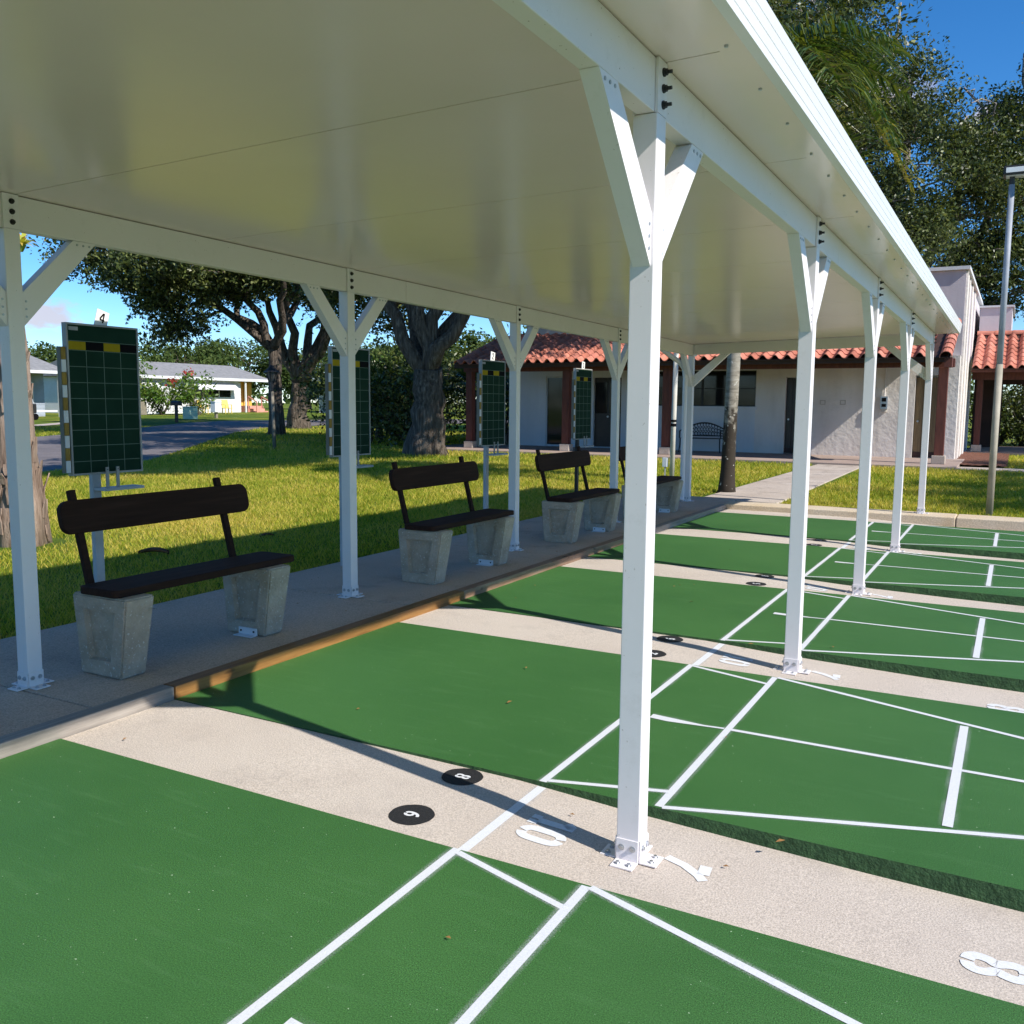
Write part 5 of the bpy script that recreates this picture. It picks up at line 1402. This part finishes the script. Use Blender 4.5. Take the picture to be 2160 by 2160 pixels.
for ya, yb in ((37.4, 40.6), (44.0, 47.6)):
    w = hp(MB().box(hx + 0.02, hx + 0.05, ya, yb, hz + 1.05, hz + 1.75), 'window', MT['siding'])
    n = 3; ww = (yb - ya - 0.1) / n
    for i in range(n): hp(MB().box(hx + 0.0505, hx + 0.06, ya + 0.05 + i * ww + 0.05, ya + 0.05 + (i + 1) * ww - 0.05, hz + 1.12, hz + 1.68), 'pane', MT['glass'], w)
    hp(MB().hexa([(hx + 0.03, ya - 0.2, hz + 2.12), (hx + 0.03, yb + 0.2, hz + 2.12), (hx + 0.75, yb + 0.2, hz + 1.62), (hx + 0.75, ya - 0.2, hz + 1.62), (hx + 0.03, ya - 0.2, hz + 2.16), (hx + 0.03, yb + 0.2, hz + 2.16), (hx + 0.75, yb + 0.2, hz + 1.66), (hx + 0.75, ya - 0.2, hz + 1.66)]), 'awning', MT['siding'])
hp(MB().box(hx - 1.16, hx - 1.15, 49.0, 49.65, hz + 1.0, hz + 2.0), 'window', MT['glass'])
hp(MB().box(hx - 1.15, hx - 1.10, 50.0, 50.8, hz + 0.3, hz + 2.2), 'door', MT['yellowwall'])
st_ = hp(MB().box(hx - 1.0, hx + 0.1, 49.2, 50.8, hz - 0.1, hz + 0.5).box(hx + 0.1, hx + 0.5, 49.3, 50.5, hz - 0.1, hz + 0.3).box(hx + 0.5, hx + 0.85, 49.3, 50.5, hz - 0.1, hz + 0.13), 'steps', MT['pink'])
for yy in (49.2, 50.6): hp(MB().bar((hx + 0.1, yy, hz + 1.2), (hx + 0.95, yy, hz + 0.8), 0.07, 0.07).bar((hx + 0.95, yy, hz - 0.1), (hx + 0.95, yy, hz + 0.82), 0.07, 0.07, (1, 0, 0)).bar((hx + 0.1, yy, hz + 0.4), (hx + 0.1, yy, hz + 1.22), 0.07, 0.07, (1, 0, 0)), 'handrail', MT['pink'], st_)
hp(MB().box(hx + 0.35, hx + 0.45, 48.6, 48.7, hz, WT), 'porch_column', MT['siding'])
ac = empty('air_conditioner', Z(-47.9, 37.9, 0), label='boxy pale air conditioner against the white house wall', cat='air conditioner')
link('cabinet', MB().box(-0.45, 0.45, -0.7, 0.7, 0, 0.85).mesh('cabinet', MT['tan'], False, 0.03), ac)
link('grille', MB().box(0.451, 0.47, -0.45, 0.05, 0.2, 0.65).mesh('grille', MT['blackiron']), ac)

h2x, h2y0, h2y1 = -47.2, 20.0, 32.3
h2z = tz(h2x, 29) + 0.02
h2 = empty('blue_house', (h2x, 28, h2z), label='blue grey lap sided house in shade behind the leftmost post', cat='house')
HO = Vector((h2x, 28, h2z))
def hp2(mb, name, mat, parent=None):
    me = mb.mesh(name, mat); me.transform(Matrix.Translation(-HO)); return link(name, me, parent or h2)
WT2 = h2z + 2.5
hp2(lap_wall(h2x, h2y0, 28.5, h2z - 0.1, WT2), 'wall', MT['bluesiding'])
hp2(lap_wall(h2x - 1.4, 28.5, h2y1, h2z - 0.1, WT2), 'porch_wall', MT['bluesiding'])
hp2(MB().box(h2x - 7, h2x - 1.51, h2y0, h2y1, h2z - 0.1, WT2), 'core_wall', MT['bluesiding'])
hp2(MB().box(h2x - 1.49, h2x - 0.11, h2y0, 28.49, h2z - 0.1, WT2), 'core_wall', MT['bluesiding'])
r2 = hp2(MB().prism([(h2x + 0.5, WT2 + 0.02), (h2x + 0.5, WT2 + 0.14), (h2x - 3.5, WT2 + 1.25), (h2x - 7.5, WT2 + 0.12), (h2x - 7.5, WT2 + 0.02)], 'y', h2y0 - 0.3, h2y1 + 0.3), 'roof', MT['shingle'])
hp2(MB().box(h2x + 0.501, h2x + 0.54, h2y0 - 0.3, h2y1 + 0.3, WT2 - 0.04, WT2 + 0.13), 'fascia', MT['siding'], r2)
for yy in (28.6, 32.1): hp2(MB().box(h2x + 0.1, h2x + 0.22, yy, yy + 0.12, h2z - 0.1, WT2), 'porch_column', MT['siding'])
w = hp2(MB().box(h2x - 1.37, h2x - 1.34, 29.6, 31.6, h2z + 0.75, h2z + 2.0), 'window', MT['siding'])
hp2(MB().box(h2x - 1.335, h2x - 1.325, 29.68, 31.52, h2z + 0.82, h2z + 1.93), 'pane', MT['glass'], w)
hp2(MB().box(h2x + 0.05, h2x + 0.10, 28.75, 32.05, h2z + 0.30, h2z + 0.40), 'porch_rail', MT['siding'])
w = hp2(MB().box(h2x + 0.02, h2x + 0.05, 25.6, 27.4, h2z + 0.9, h2z + 1.9), 'window', MT['siding'])
hp2(MB().box(h2x + 0.0505, h2x + 0.06, 25.7, 27.3, h2z + 0.98, h2z + 1.82), 'pane', MT['glass'], w)
h3 = empty('white_carport', Z(-40, 55, 0), label='white carport and wall glimpsed right of the forked oak', cat='carport')
link('wall', lap_wall(-5, -2.5, 6.0, -0.1, 2.4).mesh('wall', MT['siding']), h3)
link('roof', MB().box(-6, 0.5, -3, 6.5, 2.401, 2.62).mesh('roof', MT['siding']), h3)
for yy in (-2.4, 5.9): link('post', MB().box(0.2, 0.3, yy, yy + 0.1, -0.1, 2.4).mesh('post', MT['siding']), h3)
ct_ = empty('covered_grill', Z(-43.8, 27.6, 0), label='dark covered grill on a cart before the blue house', cat='grill')
link('body', MB().box(-0.4, 0.4, -0.65, 0.65, 0.35, 0.85).mesh('body', MT['blackiron'], False, 0.05), ct_)
link('lid', MB().tube([(0, -0.55, 0.88), (0, 0.55, 0.88)], 0.30, 12).mesh('lid', MT['galv'], True), ct_)
for yy in (-0.5, 0.5):
    link('wheel', MB().cyl((0.41, yy, 0.17), (1, 0, 0), 0.17, 0.08, 12).mesh('wheel', MT['blacksq']), ct_)
    link('leg', MB().box(-0.3, 0.3, yy - 0.03, yy + 0.03, 0.0, 0.36).mesh('leg', MT['blackiron']), ct_)

# ------------------------------------------------------------------ small things by the street
ml = empty('lantern_post', Z(-17.75, 18.25, 0), label='old black lantern on a leaning grey post on the lawn', cat='lamp post')
ml.rotation_euler = (R(-2.0), R(-3.2), 0)
link('post', MB().tube([(0, 0, -0.05), (0, 0, 1.75)], [0.055, 0.045], 12).mesh('post', MT['tan'], True), ml)
link('sleeve', MB().tube([(0, 0, 1.70), (0, 0, 1.98)], 0.06, 10).mesh('sleeve', MT['blackiron']), ml)
ln = link('lantern', MB().tube([(0, 0, 1.98), (0, 0, 2.0), (0, 0, 2.24)], [0.08, 0.10, 0.17], 6, cap=True).mesh('lantern', MT['lampglass']), ml)
link('cap', MB().tube([(0, 0, 2.241), (0, 0, 2.28), (0, 0, 2.42), (0, 0, 2.47)], [0.23, 0.22, 0.06, 0.02], 6).mesh('cap', MT['blackiron']), ln)
for i in range(6):
    a = 2 * math.pi * i / 6; link('rib', MB().tube([(0.10 * math.cos(a), 0.10 * math.sin(a), 1.99), (0.172 * math.cos(a), 0.172 * math.sin(a), 2.24)], 0.012, 5).mesh('rib', MT['blackiron']), ln)
mbx = empty('mailbox', Z(-36.1, 30.9, 0), label='black mailbox on a dark post at the street edge', cat='mailbox')
link('post', MB().box(-0.06, 0.06, -0.06, 0.06, -0.1, 0.86).mesh('post', MT['blackiron']), mbx)
link('box', MB().prism([(-0.14, 0.861), (0.14, 0.861), (0.14, 1.0), (0.10, 1.07), (0, 1.10), (-0.10, 1.07), (-0.14, 1.0)], 'x', -0.28, 0.28).mesh('box', MT['blackiron']), mbx)
ub = empty('utility_box', Z(-39.4, 34.8, 0), label='mint green utility box on the far verge', cat='utility box')
link('cabinet', MB().box(-0.28, 0.28, -0.30, 0.30, 0, 0.66).mesh('cabinet', MT['mint'], False, 0.03), ub)
link('lid', MB().box(-0.30, 0.30, -0.32, 0.32, 0.661, 0.72).mesh('lid', MT['mint'], False, 0.02), ub)
wb = empty('post_box', Z(-39.9, 37.2, 0), label='white plastic box on a short post across the street', cat='box')
link('post', MB().box(-0.07, 0.07, -0.07, 0.07, -0.1, 0.35).mesh('post', MT['tan']), wb)
link('box', MB().hexa([(-.2, -.25, .351), (.2, -.25, .351), (.2, .25, .351), (-.2, .25, .351), (-.19, -.23, .95), (.19, -.23, .95), (.19, .23, .95), (-.19, .23, .95)]).mesh('box', MT['whitebox'], False, 0.03), wb)
link('lid', MB().box(-0.21, 0.21, -0.26, 0.26, 0.951, 0.99).mesh('lid', MT['whitebox']), wb)
def lawn_chair(x, y, rz, lab):
    c = empty('lawn_chair', Z(x, y, 0), rz, lab, 'chair', 'yellow lawn chairs by the white house')
    link('seat', MB().box(-0.26, 0.26, -0.26, 0.26, 0.36, 0.40).mesh('seat', MT['yellowchair']), c)
    link('backrest', MB().hexa([(-.26, -.26, .401), (-.22, -.26, .401), (-.22, .26, .401), (-.26, .26, .401), (-.40, -.22, .95), (-.36, -.22, .95), (-.36, .22, .95), (-.40, .22, .95)]).mesh('backrest', MT['yellowchair']), c)
    for sx in (-1, 1):
        link('arm', MB().box(-0.28, 0.24, sx * 0.27 - 0.03, sx * 0.27 + 0.03, 0.60, 0.63).mesh('arm', MT['yellowchair']), c)
        for sy in (-1, 1): link('leg', MB().box(sx * 0.23 - 0.025, sx * 0.23 + 0.025, sy * 0.23 - 0.025, sy * 0.23 + 0.025, 0, 0.60 if sx > 0 else 0.36).mesh('leg', MT['yellowchair']), c)
lawn_chair(-47.6, 43.4, 0.2, 'yellow lawn chair right behind the mint utility box')
lawn_chair(-47.3, 45.3, -0.3, 'yellow lawn chair right of the white post box')

# fallen bark in the lawn behind the first bench
fb = empty('fallen_bark', Z(-5.35, 3.35, 0), 0.5, 'curled brown strip of bark lying on the lawn behind the nearest bench', 'bark')
mb = MB(); V = []
for i in range(9):
    t = i / 8; x = -0.28 + 0.56 * t; zc = 0.03 + 0.05 * math.sin(math.pi * t); w = 0.09 * math.sin(math.pi * (0.12 + 0.8 * t))
    V += [(x, -w, zc + 0.05), (x, 0, zc - 0.01), (x, w, zc + 0.06), (x, 0, zc + 0.012)]
F = []
for i in range(8):
    o = 4 * i
    for a, b in ((0, 1), (1, 2), (2, 3), (3, 0)): F.append((o + a, o + b, o + 4 + b, o + 4 + a))
link('strip', mb.add(V, F).mesh('strip', MT['brown_bark'], True), fb)
fb2 = copy_tree(fb); fb2.location = Z(-5.3, 4.75, 0); fb2.rotation_euler = (0, 0, 1.3); fb2.scale = (0.6, 0.6, 0.6); fb2['label'] = 'smaller brown bark scrap on the lawn past the first bench back'
for o_ in (fb, fb2): o_['group'] = 'bark scraps on the lawn'

fb.scale = (0.5, 0.55, 0.5)
fb2.scale = (0.3, 0.35, 0.3)
# ------------------------------------------------------------------ leaf litter on the courts and walkway
g = np.random.default_rng(55)
pos = []
for (x, y) in ((-0.55, 1.35), (-0.75, 1.9), (-1.75, 3.95), (-0.5, 4.0), (0.62, 3.2), (0.9, 0.55), (0.18, 3.02)): pos.append((x, y, 0.008))
for i in range(26):
    x = -1.9 + 3.6 * g.random(); y = -0.8 + 10 * g.random() ** 1.2; k = math.floor((y + W_) / P_); inside_c = (y - (k * P_ - W_)) < W_
    pos.append((x, y, 0.006 if inside_c else gutz(x) + 0.008))
for i in range(60): pos.append((-3.5 + 1.45 * g.random(), 0.5 + 9.5 * g.random(), ZW + 0.006))
pos = np.array(pos)
V, F = [], []
for i, p in enumerate(pos):
    L = (0.036 if i < 7 else 0.012 + 0.012 * g.random()); a = g.random() * 6.28; d = np.array((math.cos(a), math.sin(a), 0)); s = np.array((-d[1], d[0], 0)) * 0.38
    o = len(V); V += [p - d * L / 2, p + s * L / 2 + (0, 0, 0.006), p + d * L / 2 + (0, 0, 0.003), p - s * L / 2 + (0, 0, 0.004)]; F.append((o, o + 1, o + 2, o + 3))
tag(npmesh('leaf_litter', V, F, MT['deadleaf']), 'scattered small dead leaves on courts and walkway', 'leaf litter', kind='stuff')

# ------------------------------------------------------------------ grass blades
g = np.random.default_rng(77)
def road_mask(x, y):
    n_, f_ = np.array(near), np.array(far)
    xn = np.interp(y, n_[:, 1], n_[:, 0]); xf = np.interp(y, f_[:, 1], f_[:, 0])
    return (x < xn + 0.05) & (x > xf - 0.05)
cx, cy = 1.49, -2.4
pts = []
for nb, rmin, rmax in ((150000, 4.5, 11), (190000, 11, 22), (110000, 22, 45)):
    th = R(-60) + R(64) * g.random(nb); rr = rmin * (rmax / rmin) ** g.random(nb)
    x = cx + rr * np.sin(th); y = cy + rr * np.cos(th)
    pts.append(np.stack([x, y, rr], -1))
pts = np.concatenate(pts)
x, y = pts[:, 0], pts[:, 1]
ok = ~((x > -3.60) & (y < YEND + 0.46)) & ~((x > -3.6) & (x < -1.4) & (y < 11.42)) & ~((x > -2.72) & (x < -1.40) & (y < 20.7)) & ~((y > 20.58) & (x > -14.65) & (x < 0.4)) & ~((y > 20.65) & (y < 21.55) & (x >= 0.3)) & ~((x > 0) & (x < 1.38) & (y > 21.5)) & ~((x > 0) & (y > 28.3)) & ~road_mask(x, y)
ok &= ((x - bx) ** 2 + (y - by) ** 2 > 0.35 ** 2 + 0.25 * g.random(len(x)) ** 2)
pts = pts[ok]; n = len(pts)
x, y, rr = pts.T
z = terr(x, y)
s = np.clip(rr / 11.0, 0.7, 2.6)
hgt = (0.030 + 0.032 * g.random(n)) * np.sqrt(s); wid = 0.0055 * s * (0.7 + 0.6 * g.random(n))
a = g.random(n) * 6.28; la = g.random(n) * 6.28; lm = hgt * (0.3 + 0.9 * g.random(n))
b0 = np.stack([x - wid * np.cos(a), y - wid * np.sin(a), z - 0.004], -1); b1 = np.stack([x + wid * np.cos(a), y + wid * np.sin(a), z - 0.004], -1)
tp_ = np.stack([x + lm * np.cos(la), y + lm * np.sin(la), z + hgt], -1)
V = np.stack([b0, b1, tp_], 1).reshape(-1, 3)
tag(npmesh('lawn_grass', V, np.arange(3 * n).reshape(n, 3), MT['grass'], g.random(n)), 'short mown grass blades over the lawn', 'grass', kind='stuff')
